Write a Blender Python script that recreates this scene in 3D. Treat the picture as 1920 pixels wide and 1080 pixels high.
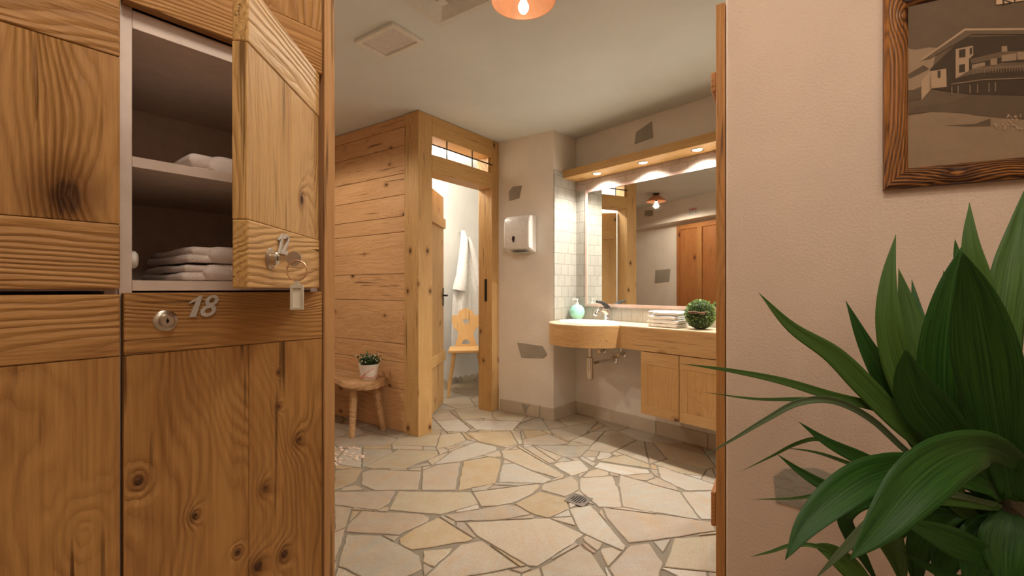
import bpy, bmesh, math, random
from mathutils import Vector, Matrix, noise
S = bpy.context.scene
for o in list(bpy.data.objects): bpy.data.objects.remove(o)
C = S.collection
random.seed(7)
PI = math.pi
F, EYE = 860.0, 1.10
CEIL = 2.416

# ------------------------------------------------------------------ camera, world, exposure
cam = bpy.data.objects.new('camera', bpy.data.cameras.new('camera')); C.objects.link(cam)
cam.location = (0, 0, EYE); cam.rotation_euler = (PI/2, 0, 0)
cam.data.sensor_width = 36; cam.data.lens = F/1920*36; cam.data.clip_start = 0.02
S.camera = cam
w = bpy.data.worlds.new('world'); S.world = w; w.use_nodes = True
w.node_tree.nodes['Background'].inputs[0].default_value = (1, .85, .7, 1)
w.node_tree.nodes['Background'].inputs[1].default_value = 0.05
S.view_settings.view_transform = 'Standard'; S.view_settings.look = 'None'
S.view_settings.gamma = 1; S.view_settings.use_curve_mapping = False
S.view_settings.exposure = 0.0
WARM = (1, .80, .60); SOFT = (1, .74, .52); NEUT = (1, .88, .72); COOL = (1, .94, .86)

def light(name, kind, loc, power, col, size=.1, rot=None, spot=None, blend=.3):
    d = bpy.data.lights.new(name, kind); d.energy = power; d.color = col
    if kind == 'AREA': d.shape = 'DISK'; d.size = size
    else: d.shadow_soft_size = size
    if spot: d.spot_size = math.radians(spot); d.spot_blend = blend
    o = bpy.data.objects.new(name, d); C.objects.link(o); o.location = loc
    if rot: o.rotation_euler = rot
    return o
# ceiling light of the locker room (above the frame), then two added fill lights
light('locker_room_lamp_and_fill', 'POINT', (-.05, .10, 2.30), 12, (1, .88, .74), .07)
light('locker_room_lamp_and_fill', 'POINT', (.50, .42, 2.33), 15, (1, .88, .76), .07)  # added fill to brighten the right wall, no fixture there
light('locker_room_lamp_and_fill', 'POINT', (.85, -.9, 2.15), 11, (1, .86, .72), .10)  # added fill from behind the camera, lifts the locker interior

# ------------------------------------------------------------------ plan frames
def frame(p, d):
    dx, dy = d; l = math.hypot(dx, dy); dx /= l; dy /= l
    return Matrix(((dx, -dy, 0, p[0]), (dy, dx, 0, p[1]), (0, 0, 1, 0), (0, 0, 0, 1)))
A = (-.69, 3.38); E = (.595, .804); D3 = (-.821, .571)
Kc = (.346, 3.82); Cc = (.567, 4.06); Md = (.654, -.756); Bq = (-.12, 4.15)
F_front = frame(A, E)            # front of the wooden cubicle, y goes into the cubicle
F_plank = frame(A, D3)           # planked side, y goes to the room
F_disp = frame(Bq, (Kc[0]-Bq[0], Kc[1]-Bq[1]))
F_niche = frame(Kc, (Cc[0]-Kc[0], Cc[1]-Kc[1]))
F_mir = frame(Cc, Md)            # y goes into the wall
F_left = frame((-1.91, 2.20), (-.835, .549))
F_right = frame((.70, 1.50), (.882, -.471))
F_lock = frame((-.586, .69), (.625, .78))
F_back = frame((-1.575, 4.035), E)
F_leaf2 = frame((.680, 1.530), (.5, .866))
HINGE = F_lock @ Vector((.312, 0, 0))
F_ldoor = frame(HINGE.xy, (.07, -.997))

def ray(px, py): return Vector(((px-960)/F, 1, (540-py)/F))
def on_plane(M, px, py, y=0.0):
    """photo pixel -> local (x, z) on the plane y=const of a frame"""
    Mi = M.inverted(); o = Mi @ Vector((0, 0, EYE)); d = Mi.to_3x3() @ ray(px, py)
    t = (y-o.y)/d.y; p = o+d*t; return p.x, p.z
def in_mirror(M, px, py, y=0.0):
    n = (F_mir.to_3x3() @ Vector((0, 1, 0))); P0 = Vector((Cc[0], Cc[1], 0))
    o = Vector((0, 0, EYE)); d = ray(px, py)
    t = (P0-o).dot(n)/d.dot(n); h = o+d*t; d2 = d-2*d.dot(n)*n
    Mi = M.inverted(); o = Mi @ h; d = Mi.to_3x3() @ d2
    t = (y-o.y)/d.y; p = o+d*t; return p.x, p.z
def floor_pt(px, py):
    Z = F*EYE/(py-540); return Vector(((px-960)/F*Z, Z))

# ------------------------------------------------------------------ materials
def newmat(name, rough=.6, metal=0, col=(.8, .8, .8), spec=.5):
    m = bpy.data.materials.new(name); m.use_nodes = True
    b = m.node_tree.nodes['Principled BSDF']
    b.inputs['Base Color'].default_value = (*col, 1); b.inputs['Roughness'].default_value = rough
    b.inputs['Metallic'].default_value = metal; b.inputs['Specular IOR Level'].default_value = spec
    return m, m.node_tree, b
class NT:
    def __init__(s, nt): s.nt = nt
    def n(s, t, **k):
        x = s.nt.nodes.new(t)
        for a, v in k.items(): setattr(x, a, v)
        return x
    def l(s, a, b): s.nt.links.new(a, b)
    def math(s, op, a, b=None, c=None, clamp=False):
        x = s.n('ShaderNodeMath', operation=op, use_clamp=clamp)
        for i, v in enumerate((a, b, c)):
            if v is None: continue
            if isinstance(v, (int, float)): x.inputs[i].default_value = v
            else: s.l(v, x.inputs[i])
        return x.outputs[0]
    def mapr(s, v, a, b, c, d):
        x = s.n('ShaderNodeMapRange'); s.l(v, x.inputs[0])
        for i, q in enumerate((a, b, c, d)): x.inputs[i+1].default_value = q
        return x.outputs[0]
    def mix(s, f, a, b, bt='MIX'):
        x = s.n('ShaderNodeMix', data_type='RGBA', blend_type=bt)
        if isinstance(f, (int, float)): x.inputs[0].default_value = f
        else: s.l(f, x.inputs[0])
        for i, v in ((6, a), (7, b)):
            if isinstance(v, tuple): x.inputs[i].default_value = (*v, 1)
            else: s.l(v, x.inputs[i])
        return x.outputs[2]
    def comb(s, x, y, z):
        c = s.n('ShaderNodeCombineXYZ')
        for i, v in enumerate((x, y, z)):
            if isinstance(v, (int, float)): c.inputs[i].default_value = v
            else: s.l(v, c.inputs[i])
        return c.outputs[0]
    def noise(s, v, scale, detail=3, rough=.5, dist=0):
        x = s.n('ShaderNodeTexNoise'); x.inputs['Scale'].default_value = scale
        x.inputs['Detail'].default_value = detail; x.inputs['Roughness'].default_value = rough
        x.inputs['Distortion'].default_value = dist
        if v is not None: s.l(v, x.inputs['Vector'])
        return x.outputs['Fac']
    def bump(s, h, strength, dist, b):
        x = s.n('ShaderNodeBump'); x.inputs['Strength'].default_value = strength
        x.inputs['Distance'].default_value = dist; s.l(h, x.inputs['Height'])
        s.l(x.outputs[0], b.inputs['Normal'])

def wood(name, light, dark, axis='X', rings=22, knots=3.0, relief=.0012, rough=.55, knotcol=(.09, .035, .012), contrast=.5, wave=1.0, at=None, bias=0.0):
    m, nt, b = newmat(name, rough, spec=.3); N = NT(nt)
    tc = N.n('ShaderNodeTexCoord'); oi = N.n('ShaderNodeObjectInfo')
    sep = N.n('ShaderNodeSeparateXYZ'); N.l(tc.outputs['Object'], sep.inputs[0])
    o = {'X': sep.outputs[0], 'Y': sep.outputs[1], 'Z': sep.outputs[2]}
    a = o[axis]; bc = [o[k] for k in 'XYZ' if k != axis]
    r = oi.outputs['Random']
    al = N.math('ADD', a, N.math('MULTIPLY', r, 13.7))
    c1 = N.math('ADD', bc[0], N.math('MULTIPLY', r, 5.3)); c2 = bc[1]
    across = N.math('ADD', c1, c2)
    # knots
    vo = N.n('ShaderNodeTexVoronoi', voronoi_dimensions='2D'); vo.inputs['Scale'].default_value = knots
    N.l(N.comb(al, N.math('MULTIPLY', across, 1.5), 0), vo.inputs['Vector']); kd = vo.outputs['Distance']
    if at:                       # knots at given places: (along, across, size)
        raw = N.math('ADD', bc[0], bc[1]); kd = None
        for ka, kc, ks in at:
            dx = N.math('MULTIPLY', N.math('SUBTRACT', a, ka), .1/ks*.75); dy = N.math('MULTIPLY', N.math('SUBTRACT', raw, kc), .1/ks)
            d_ = N.math('SQRT', N.math('ADD', N.math('MULTIPLY', dx, dx), N.math('MULTIPLY', dy, dy)))
            kd = d_ if kd is None else N.math('MINIMUM', kd, d_)
    warpn = N.noise(N.comb(N.math('MULTIPLY', al, 1.2*wave), N.math('MULTIPLY', c1, 4), N.math('MULTIPLY', c2, 4)), 1, 2, .5)
    kn = N.math('POWER', N.mapr(kd, 0, .34, 1, 0), 2.0)
    phase = N.math('ADD', N.math('MULTIPLY', warpn, rings*.62*wave), N.math('MULTIPLY', across, rings*1.25))
    phase = N.math('ADD', phase, N.math('MULTIPLY', kn, 3.2))
    phase = N.math('ADD', phase, N.math('MULTIPLY', N.noise(N.comb(N.math('MULTIPLY', al, 7), N.math('MULTIPLY', c1, 45), N.math('MULTIPLY', c2, 45)), 1, 3, .6), 1.3))
    fr = N.math('FRACT', phase)
    ring = N.mapr(N.math('ABSOLUTE', N.math('SUBTRACT', fr, .62)), 0, .5, 1, 0)   # soft saw
    ring = N.math('POWER', ring, 1.4, clamp=True)
    ring = N.math('MULTIPLY', ring, N.mapr(N.noise(N.comb(N.math('MULTIPLY', al, 1.1), N.math('MULTIPLY', c1, 9), N.math('MULTIPLY', c2, 9)), 1, 2), .3, .7, .25, 1.0))
    fib = N.noise(N.comb(N.math('MULTIPLY', al, 5), N.math('MULTIPLY', c1, 170), N.math('MULTIPLY', c2, 170)), 1, 3, .6)
    blot = N.noise(N.comb(N.math('MULTIPLY', al, 1.6), N.math('MULTIPLY', c1, 6), N.math('MULTIPLY', c2, 6)), 1, 3, .6)
    f = N.math('ADD', N.math('MULTIPLY', ring, contrast*.8), N.math('MULTIPLY', N.mapr(fib, .32, .72, 0, 1), .46))
    f = N.math('ADD', f, N.math('MULTIPLY', N.mapr(blot, .35, .75, -.25, .35), .6))
    f = N.math('ADD', f, bias, clamp=True)
    col = N.mix(f, light, dark)
    crack = N.noise(N.comb(N.math('MULTIPLY', al, 2.2), N.math('MULTIPLY', c1, 55), N.math('MULTIPLY', c2, 55)), 1, 2, .6)
    ck = N.mapr(crack, .655, .73, 0, .8)
    col = N.mix(ck, col, tuple(x*.35 for x in dark))
    sc = N.n('ShaderNodeSeparateColor'); N.l(vo.outputs['Color'], sc.inputs[0])
    kdn = N.math('ADD', N.math('ADD', kd, N.math('MULTIPLY', N.math('SUBTRACT', fib, .5), .08)), N.math('MULTIPLY', N.math('SUBTRACT', sc.outputs[1], .5), .04))
    halo = N.mapr(kdn, .05, .15, .75, 0); core = N.mapr(kdn, .028, .05, 1, 0)
    # only some cells carry a visible knot
    on = N.mapr(sc.outputs[0], .62, .68, 0, 1) if not at else N.math('ADD', 1.0, 0.0)
    col = N.mix(N.math('MULTIPLY', halo, on), col, tuple(x*.75 for x in dark))
    col = N.mix(N.math('MULTIPLY', core, on), col, knotcol)
    N.l(col, b.inputs['Base Color'])
    h = N.math('SUBTRACT', N.math('MULTIPLY', fib, .35), N.math('MULTIPLY', ring, .7))
    h = N.math('SUBTRACT', h, N.math('MULTIPLY', ck, 1.0))
    h = N.math('ADD', h, N.math('MULTIPLY', blot, .5))
    N.bump(h, .9, relief*3, b)
    return m
def plaster(name, col, rough=.9, bump=.0012, scale=60, mott=.07):
    m, nt, b = newmat(name, rough, col=col, spec=.2); N = NT(nt)
    tc = N.n('ShaderNodeTexCoord'); v = tc.outputs['Object']
    n1 = N.noise(v, scale, 4, .6); n2 = N.noise(v, 2.3, 3, .55)
    c = N.mix(N.mapr(n2, .3, .7, 0, 1), tuple(x*(1-mott) for x in col), tuple(min(1, x*(1+mott)) for x in col))
    N.l(c, b.inputs['Base Color']); N.bump(n1, .6, bump*4, b); return m
def plain(name, col, rough=.5, metal=0, spec=.5, bump=None):
    m, nt, b = newmat(name, rough, metal, col, spec)
    N = NT(nt); tc = N.n('ShaderNodeTexCoord')
    n = N.noise(tc.outputs['Object'], 35, 3)
    c = N.mix(N.mapr(n, .3, .7, 0, 1), tuple(x*.94 for x in col), tuple(min(1, x*1.05) for x in col))
    N.l(c, b.inputs['Base Color'])
    if bump: N.bump(N.noise(tc.outputs['Object'], bump[0], 3), .7, bump[1], b)
    return m
def emit(name, col, st):
    m, nt, b = newmat(name, .5, col=col); b.inputs['Emission Color'].default_value = (*col, 1)
    b.inputs['Emission Strength'].default_value = st; return m

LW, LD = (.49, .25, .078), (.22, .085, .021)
M = dict(
 lockH=wood('locker_wood_across', LW, LD, 'X', rings=60, knots=2.6, relief=.0011, contrast=.42, wave=.8),
 lockV=wood('locker_wood_upright', LW, LD, 'Z', rings=44, knots=3.2, relief=.0016, contrast=.55, wave=1.2),
 doorH=wood('lit_open_door_wood_across', (.68, .415, .155), (.38, .175, .05), 'X', rings=64, knots=2.2, relief=.0011, contrast=.34, wave=.7),  # lighter copy of the locker wood, brighter light on the open door in its colour
 doorV=wood('lit_open_door_wood_upright', (.68, .415, .155), (.38, .175, .05), 'Z', rings=60, knots=3.6, relief=.0015, contrast=.5),
 edge=wood('door_edge_wood', (.56, .31, .13), (.36, .17, .06), 'Z', rings=90, knots=.6, relief=.0006, contrast=.22, wave=.3, bias=-.12),
 plank=wood('plank_wood', (.64, .38, .185), (.42, .205, .075), 'X', rings=16, knots=3.4, relief=.0012, contrast=.35),
 post=wood('post_wood', (.60, .37, .15), (.37, .19, .06), 'Z', rings=26, knots=3.6, relief=.0008, contrast=.4, wave=.6),
 beam=wood('beam_wood', (.60, .37, .14), (.40, .20, .065), 'X', rings=26, knots=3.0, relief=.0008, contrast=.4, wave=.6),
 vanH=wood('vanity_wood_across', (.60, .365, .155), (.40, .20, .07), 'X', rings=34, knots=2.8, relief=.0004, contrast=.4, wave=.8, rough=.4),
 vanV=wood('vanity_wood_upright', (.60, .355, .14), (.40, .20, .07), 'Z', rings=34, knots=3.0, relief=.0004, contrast=.4, wave=.8, rough=.4),
 pale=wood('pale_counter_wood', (.74, .56, .37), (.62, .42, .24), 'X', rings=30, knots=1.5, relief=.0003, contrast=.3, rough=.35),
 jamb=wood('brown_door_wood', (.50, .24, .075), (.28, .11, .028), 'Z', rings=50, knots=1.2, relief=.0008, contrast=.5, wave=.3),
 jambX=wood('brown_door_wood_across', (.50, .22, .07), (.30, .11, .03), 'X', rings=50, knots=.5, relief=.0008, contrast=.4, wave=.3),
 red=wood('reddish_door_wood', (.46, .19, .06), (.30, .10, .028), 'Z', rings=40, knots=2.4, relief=.0005, contrast=.5),
 chair=wood('chair_wood', (.72, .45, .19), (.58, .31, .11), 'Z', rings=26, knots=.8, relief=.0003, contrast=.35, rough=.4),
 rustic=wood('rustic_bench_wood', (.58, .35, .17), (.32, .16, .065), 'X', rings=24, knots=2.5, relief=.0025, contrast=.5),
 scorch=wood('scorched_frame_wood', (.46, .18, .04), (.035, .009, .003), 'X', rings=60, knots=2.6, relief=.0014, contrast=1.6, bias=.30, wave=.7, rough=.35, knotcol=(.35, .13, .03)),
 scorchV=wood('scorched_frame_wood_upright', (.46, .18, .04), (.035, .009, .003), 'Z', rings=60, knots=2.6, relief=.0014, contrast=1.5, bias=.12, wave=.7, rough=.35, knotcol=(.35, .13, .03)),
 wallA=plaster('linen_plaster', (.80, .725, .63)),
 wallR=plaster('pink_plaster', (.74, .575, .455), bump=.0010, scale=130, mott=.05),
 wallC=plaster('cubicle_plaster', (.74, .72, .68)),
 ceil=plaster('ceiling_paint', (.70, .715, .675), scale=25, bump=.0004, mott=.04),
 slate=plaster('grey_stone_patch', (.37, .33, .27), bump=.003, scale=40, mott=.2),
 skirt=plaster('stone_skirting', (.55, .47, .36), bump=.0008, scale=14, mott=.15, rough=.6),
 grout=plaster('floor_grout', (.23, .19, .14), scale=80, bump=.001),
 melamine=plain('white_melamine', (.80, .66, .57), .45),
 towel=plain('white_terry', (.90, .78, .72), .95, spec=.1, bump=(420, .003)),
 towelW=plain('bright_terry', (.86, .84, .80), .95, spec=.1, bump=(420, .003)),
 robe=plain('white_robe_cloth', (.84, .82, .79), .95, spec=.1, bump=(260, .004)),
 chrome=plain('chrome', (.82, .80, .78), .12, 1),
 nickel=plain('nickel', (.62, .56, .48), .28, 1),
 zinc=plain('speckled_metal_digit', (.62, .58, .54), .45, .55, bump=(500, .0015)),
 iron=plain('black_iron', (.03, .028, .026), .5, .6),
 dark=plain('dark_void', (.012, .01, .008), .8),
 steel=plain('brushed_steel', (.60, .55, .50), .3, 1),
 ceramic=plain('white_ceramic', (.88, .87, .84), .12),
 plast=plain('white_plastic', (.74, .70, .64), .3),
 smoke=plain('smoked_window_plastic', (.06, .035, .04), .15),
 teal=plain('mint_glazed_ceramic', (.36, .74, .62), .25),
 soap=plain('white_pump_plastic', (.85, .82, .76), .3),
 copper=plain('copper_enamel', (.74, .36, .20), .4, .3),
 black=plain('black_plastic', (.03, .03, .03), .4),
 ventp=plain('painted_vent_metal', (.66, .64, .57), .4),
 panelp=plain('painted_access_panel', (.74, .70, .62), .45),
 glassp=plain('frosted_panel_plastic', (.66, .62, .57), .3, bump=(60, .01)),
 pebble=plain('river_pebble', (.60, .45, .34), .6),
 potw=plain('pot_white_glaze', (.78, .70, .62), .4), potp=plain('pot_pink_band', (.66, .30, .24), .5),
 green=plain('succulent_green', (.05, .10, .03), .5), bud=plain('white_flower_bud', (.75, .68, .58), .6),
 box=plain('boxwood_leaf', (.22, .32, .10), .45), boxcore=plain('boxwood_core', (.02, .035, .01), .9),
 twig=plain('brown_twig', (.16, .08, .045), .8),
 soil=plain('potting_soil', (.05, .03, .02), .95), terracotta=plain('brown_planter_glaze', (.22, .10, .05), .4),
 cane=plain('dracaena_cane', (.10, .08, .045), .8, bump=(80, .01)),
 signw=plain('white_sign_board', (.74, .72, .68), .5), signr=plain('red_sign_print', (.62, .05, .07), .5), signg=plain('grey_sign_print', (.42, .42, .40), .5),
 ringc=plain('copper_coloured_key_ring', (.75, .48, .33), .3, 1),
 tag=plain('beige_plastic_tag', (.55, .48, .37), .4), paper=plain('paper_insert', (.74, .66, .52), .8),
)
m, nt, b = newmat('mirror_silver', .012, 1, (.90, .91, .89)); M['mirror'] = m
def KP(Mx, lst, axis, off=0.0):
    r = []
    for px, py, sz in lst:
        x, z = on_plane(Mx, px, py, 0); x += off; r.append((z, x, sz) if axis == 'Z' else (x, z, sz))
    return r
M['leftpanel'] = wood('locker_wood_big_knot', LW, LD, 'Z', rings=44, relief=.0014, contrast=.55, wave=1.1, at=KP(F_lock, [(127, 368, .034)], 'Z', .32))
M['lowpanel'] = wood('locker_wood_small_knots', LW, LD, 'Z', rings=44, relief=.0014, contrast=.5, wave=1.1, at=KP(F_lock, [(262, 903, .011), (368, 967, .008), (500, 915, .013), (562, 825, .013), (525, 762, .006), (524, 698, .005), (535, 1040, .012), (485, 1062, .014), (448, 1036, .006)], 'Z'))
M['openpanel'] = wood('lit_open_door_wood_knot', (.68, .415, .155), (.38, .175, .05), 'Z', rings=60, relief=.0014, contrast=.5, wave=1.0, at=KP(frame(HINGE.xy, (-.07, .997)), [(568, 375, .013), (557, 165, .006)], 'Z'))  # same lightened locker wood, the light on the door put into the colour
M['bulb'] = emit('lit_bulb', (1, .84, .62), 26)
M['spot'] = emit('lit_downlight_lens', (1, .90, .74), 14)
M['wclamp'] = emit('lit_opal_glass', (1, .93, .84), 9)
# tiles: rough square travertine
def tile(name, col, size, axis='X'):
    m, nt, b = newmat(name, .55, spec=.3); N = NT(nt)
    tc = N.n('ShaderNodeTexCoord'); sep = N.n('ShaderNodeSeparateXYZ'); N.l(tc.outputs['Object'], sep.inputs[0])
    v = N.comb(sep.outputs[0], sep.outputs[2], 0)
    nz = N.n('ShaderNodeTexNoise'); nz.inputs['Scale'].default_value = 14; N.l(tc.outputs['Object'], nz.inputs['Vector'])
    vm = N.n('ShaderNodeVectorMath', operation='SCALE'); vs = N.n('ShaderNodeVectorMath', operation='SUBTRACT')
    N.l(nz.outputs['Color'], vs.inputs[0]); vs.inputs[1].default_value = (.5, .5, .5); N.l(vs.outputs[0], vm.inputs[0]); vm.inputs['Scale'].default_value = .010
    va = N.n('ShaderNodeVectorMath', operation='ADD'); N.l(v, va.inputs[0]); N.l(vm.outputs[0], va.inputs[1])
    br = N.n('ShaderNodeTexBrick'); N.l(va.outputs[0], br.inputs['Vector'])
    br.offset = .5; br.inputs['Scale'].default_value = 1; br.inputs['Brick Width'].default_value = size*1.05; br.inputs['Row Height'].default_value = size
    br.inputs['Mortar Size'].default_value = .0025; br.inputs['Mortar Smooth'].default_value = .3
    br.inputs['Color1'].default_value = (*col, 1); br.inputs['Color2'].default_value = (*(x*.9 for x in col), 1)
    br.inputs['Mortar'].default_value = (*(x*.62 for x in col), 1)
    n = N.noise(tc.outputs['Object'], 30, 4, .6)
    ve = N.mapr(N.noise(tc.outputs['Object'], 18, 5, .7, 1.5), .56, .66, 0, .45)
    c = N.mix(ve, br.outputs['Color'], (col[0]*.72, col[1]*.60, col[2]*.50))
    N.l(c, b.inputs['Base Color'])
    N.bump(N.math('SUBTRACT', N.math('MULTIPLY', n, .4), br.outputs['Fac']), .6, .004, b); return m
M['tile'] = tile('travertine_wall_tile', (.42, .395, .34), .093)
M['tilerow'] = tile('travertine_border_tile', (.52, .43, .36), .125)
M['pinkedge'] = plaster('pink_travertine_edge', (.62, .45, .38), scale=30, bump=.001, mott=.2)
# floor stones
m, nt, b = newmat('crazy_paving_stone', .42, spec=.35); N = NT(nt)
at = N.n('ShaderNodeAttribute', attribute_name='stone'); tc = N.n('ShaderNodeTexCoord')
at2 = N.n('ShaderNodeAttribute', attribute_name='veins')
vr = N.n('ShaderNodeVectorRotate', rotation_type='Z_AXIS'); N.l(tc.outputs['Object'], vr.inputs['Vector']); N.l(N.math('MULTIPLY', at2.outputs['Fac'], 6.0), vr.inputs['Angle'])
mp = N.n('ShaderNodeMapping'); N.l(vr.outputs[0], mp.inputs[0]); mp.inputs['Scale'].default_value = (2.5, 14, 1)
n1 = N.noise(mp.outputs[0], 1.3, 5, .65, .8); n2 = N.noise(tc.outputs['Object'], 9, 6, .65); n3 = N.noise(tc.outputs['Object'], 90, 4, .6)
c = N.mix(N.mapr(n1, .38, .66, 0, .55), at.outputs['Color'], (.42, .27, .14))
c = N.mix(N.mapr(n2, .40, .70, 0, .40), c, (.47, .415, .33))
c = N.mix(N.mapr(n3, .52, .72, 0, .40), c, (.24, .175, .11))
N.l(c, b.inputs['Base Color']); N.bump(N.math('ADD', N.math('MULTIPLY', n2, .8), N.math('MULTIPLY', n3, .3)), .5, .006, b)
M['stone'] = m
# leaves
def leafmat(name, a, c2, rough=.45):
    m, nt, b = newmat(name, rough, spec=.25); N = NT(nt)
    tc = N.n('ShaderNodeTexCoord'); uv = N.n('ShaderNodeUVMap'); sp = N.n('ShaderNodeSeparateXYZ'); N.l(uv.outputs[0], sp.inputs[0])
    st = N.noise(N.comb(N.math('MULTIPLY', sp.outputs[0], 34), N.math('MULTIPLY', sp.outputs[1], 1.0), 0), 1, 3)
    c = N.mix(N.mapr(st, .35, .65, 0, 1), a, c2)
    mid = N.mapr(N.math('ABSOLUTE', N.math('SUBTRACT', sp.outputs[0], .5)), 0, .02, .18, 0)
    c = N.mix(mid, c, (.16, .26, .07))
    N.l(c, b.inputs['Base Color']); N.bump(st, .35, .002, b)
    b.inputs['Transmission Weight'].default_value = 0
    return m
M['leafA'] = leafmat('deep_green_leaf', (.011, .052, .006), (.032, .100, .011))
M['leafB'] = leafmat('olive_green_leaf', (.035, .085, .012), (.075, .145, .022))
M['leafC'] = leafmat('pale_leaf_underside', (.09, .13, .06), (.13, .18, .085), .5)

# ------------------------------------------------------------------ mesh helpers
class MB:
    def __init__(s): s.bm = bmesh.new()
    def box(s, x0, x1, y0, y1, z0, z1):
        v = [s.bm.verts.new((x, y, z)) for z in (z0, z1) for y in (y0, y1) for x in (x0, x1)]
        for f in ((0, 2, 3, 1), (4, 5, 7, 6), (0, 1, 5, 4), (2, 6, 7, 3), (0, 4, 6, 2), (1, 3, 7, 5)): s.bm.faces.new([v[i] for i in f])
        return s
    def prism(s, pts, z0, z1, plane='XY'):
        def P(a, b, c): return (a, b, c) if plane == 'XY' else (a, c, b)
        lo = [s.bm.verts.new(P(x, y, z0)) for x, y in pts]; hi = [s.bm.verts.new(P(x, y, z1)) for x, y in pts]
        n = len(pts)
        s.bm.faces.new(lo[::-1]); s.bm.faces.new(hi)
        for i in range(n): s.bm.faces.new((lo[i], lo[(i+1) % n], hi[(i+1) % n], hi[i]))
        bmesh.ops.recalc_face_normals(s.bm, faces=s.bm.faces); return s
    def holed(s, outer, holes, z0, z1, plane='XY'):
        def P(a, b, c): return (a, b, c) if plane == 'XY' else (a, c, b)
        for z in (z0, z1):
            es = []
            for lp in [outer]+holes:
                vs = [s.bm.verts.new(P(x, y, z)) for x, y in lp]
                es += [s.bm.edges.new((vs[i], vs[(i+1) % len(vs)])) for i in range(len(vs))]
            bmesh.ops.triangle_fill(s.bm, edges=es, use_beauty=True)
            if z == z0: lo = es
            else: hi = es
        for a, b in zip(lo, hi): s.bm.faces.new((a.verts[0], a.verts[1], b.verts[1], b.verts[0]))
        bmesh.ops.recalc_face_normals(s.bm, faces=s.bm.faces); return s
    def tube(s, pts, r, n=12, closed=False, caps=True):
        pts = [Vector(p) for p in pts]; L = len(pts); rr = r if isinstance(r, (list, tuple)) else [r]*L
        rings = []; up = None
        for i, p in enumerate(pts):
            a = pts[(i-1) % L] if (closed or i) else p; b = pts[(i+1) % L] if (closed or i < L-1) else p
            t = (b-a).normalized()
            if up is None: up = t.orthogonal().normalized()
            up = (up-t*up.dot(t)).normalized(); q = t.cross(up)
            rings.append([s.bm.verts.new(p+rr[i]*(math.cos(k*2*PI/n)*up+math.sin(k*2*PI/n)*q)) for k in range(n)])
        for i in range(L if closed else L-1):
            A_, B_ = rings[i], rings[(i+1) % L]
            for k in range(n): s.bm.faces.new((A_[k], A_[(k+1) % n], B_[(k+1) % n], B_[k]))
        if caps and not closed: s.bm.faces.new(rings[0][::-1]); s.bm.faces.new(rings[-1])
        return s
    def lathe(s, prof, n=32, c=(0, 0, 0), sx=1, sy=1, rot=None):
        rings = []; R = rot or Matrix.Identity(3); c = Vector(c)
        for r, z in prof:
            if r < 1e-6: rings.append([s.bm.verts.new(c+R @ Vector((0, 0, z)))])
            else: rings.append([s.bm.verts.new(c+R @ Vector((r*sx*math.cos(k*2*PI/n), r*sy*math.sin(k*2*PI/n), z))) for k in range(n)])
        for a, b in zip(rings, rings[1:]):
            for k in range(n):
                k2 = (k+1) % n
                if len(a) == 1 and len(b) == 1: continue
                if len(a) == 1: s.bm.faces.new((a[0], b[k2], b[k]))
                elif len(b) == 1: s.bm.faces.new((a[k], a[k2], b[0]))
                else: s.bm.faces.new((a[k], a[k2], b[k2], b[k]))
        bmesh.ops.recalc_face_normals(s.bm, faces=s.bm.faces); return s
    def build(s, name, mat, parent=None, Mx=None, bevel=0, smooth=False, seg=2, sub=0, kind=None):
        me = bpy.data.meshes.new(name); s.bm.to_mesh(me); s.bm.free()
        for mm in (mat if isinstance(mat, list) else [mat]): me.materials.append(mm)
        o = bpy.data.objects.new(name, me); C.objects.link(o)
        if parent: o.parent = parent
        if Mx is not None: o.matrix_world = Mx if not parent else o.matrix_world; o.matrix_local = Mx
        if smooth:
            me.polygons.foreach_set('use_smooth', [True]*len(me.polygons))
            me.set_sharp_from_angle(angle=math.radians(40))
        if bevel:
            md = o.modifiers.new('bevel', 'BEVEL'); md.width = bevel; md.segments = seg; md.limit_method = 'ANGLE'; md.angle_limit = math.radians(35)
        if sub:
            md = o.modifiers.new('sub', 'SUBSURF'); md.levels = sub; md.render_levels = sub
        if kind: o['kind'] = kind
        return o
def tag(o, label, cat, group=None):
    o['label'] = label; o['category'] = cat
    if group: o['group'] = group
    return o
def thing(name, Mx, label, cat, group=None):
    o = bpy.data.objects.new(name, None); C.objects.link(o); o.matrix_world = Mx; o.empty_display_size = .05
    return tag(o, label, cat, group)
def struct(name, mb, mat, Mx=None, **k): return mb.build(name, mat, Mx=Mx, kind='structure', **k)
def T(x, y, z): return Matrix.Translation((x, y, z))
def RX(a): return Matrix.Rotation(a, 4, 'X')
def RY(a): return Matrix.Rotation(a, 4, 'Y')
def RZ(a): return Matrix.Rotation(a, 4, 'Z')
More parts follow.
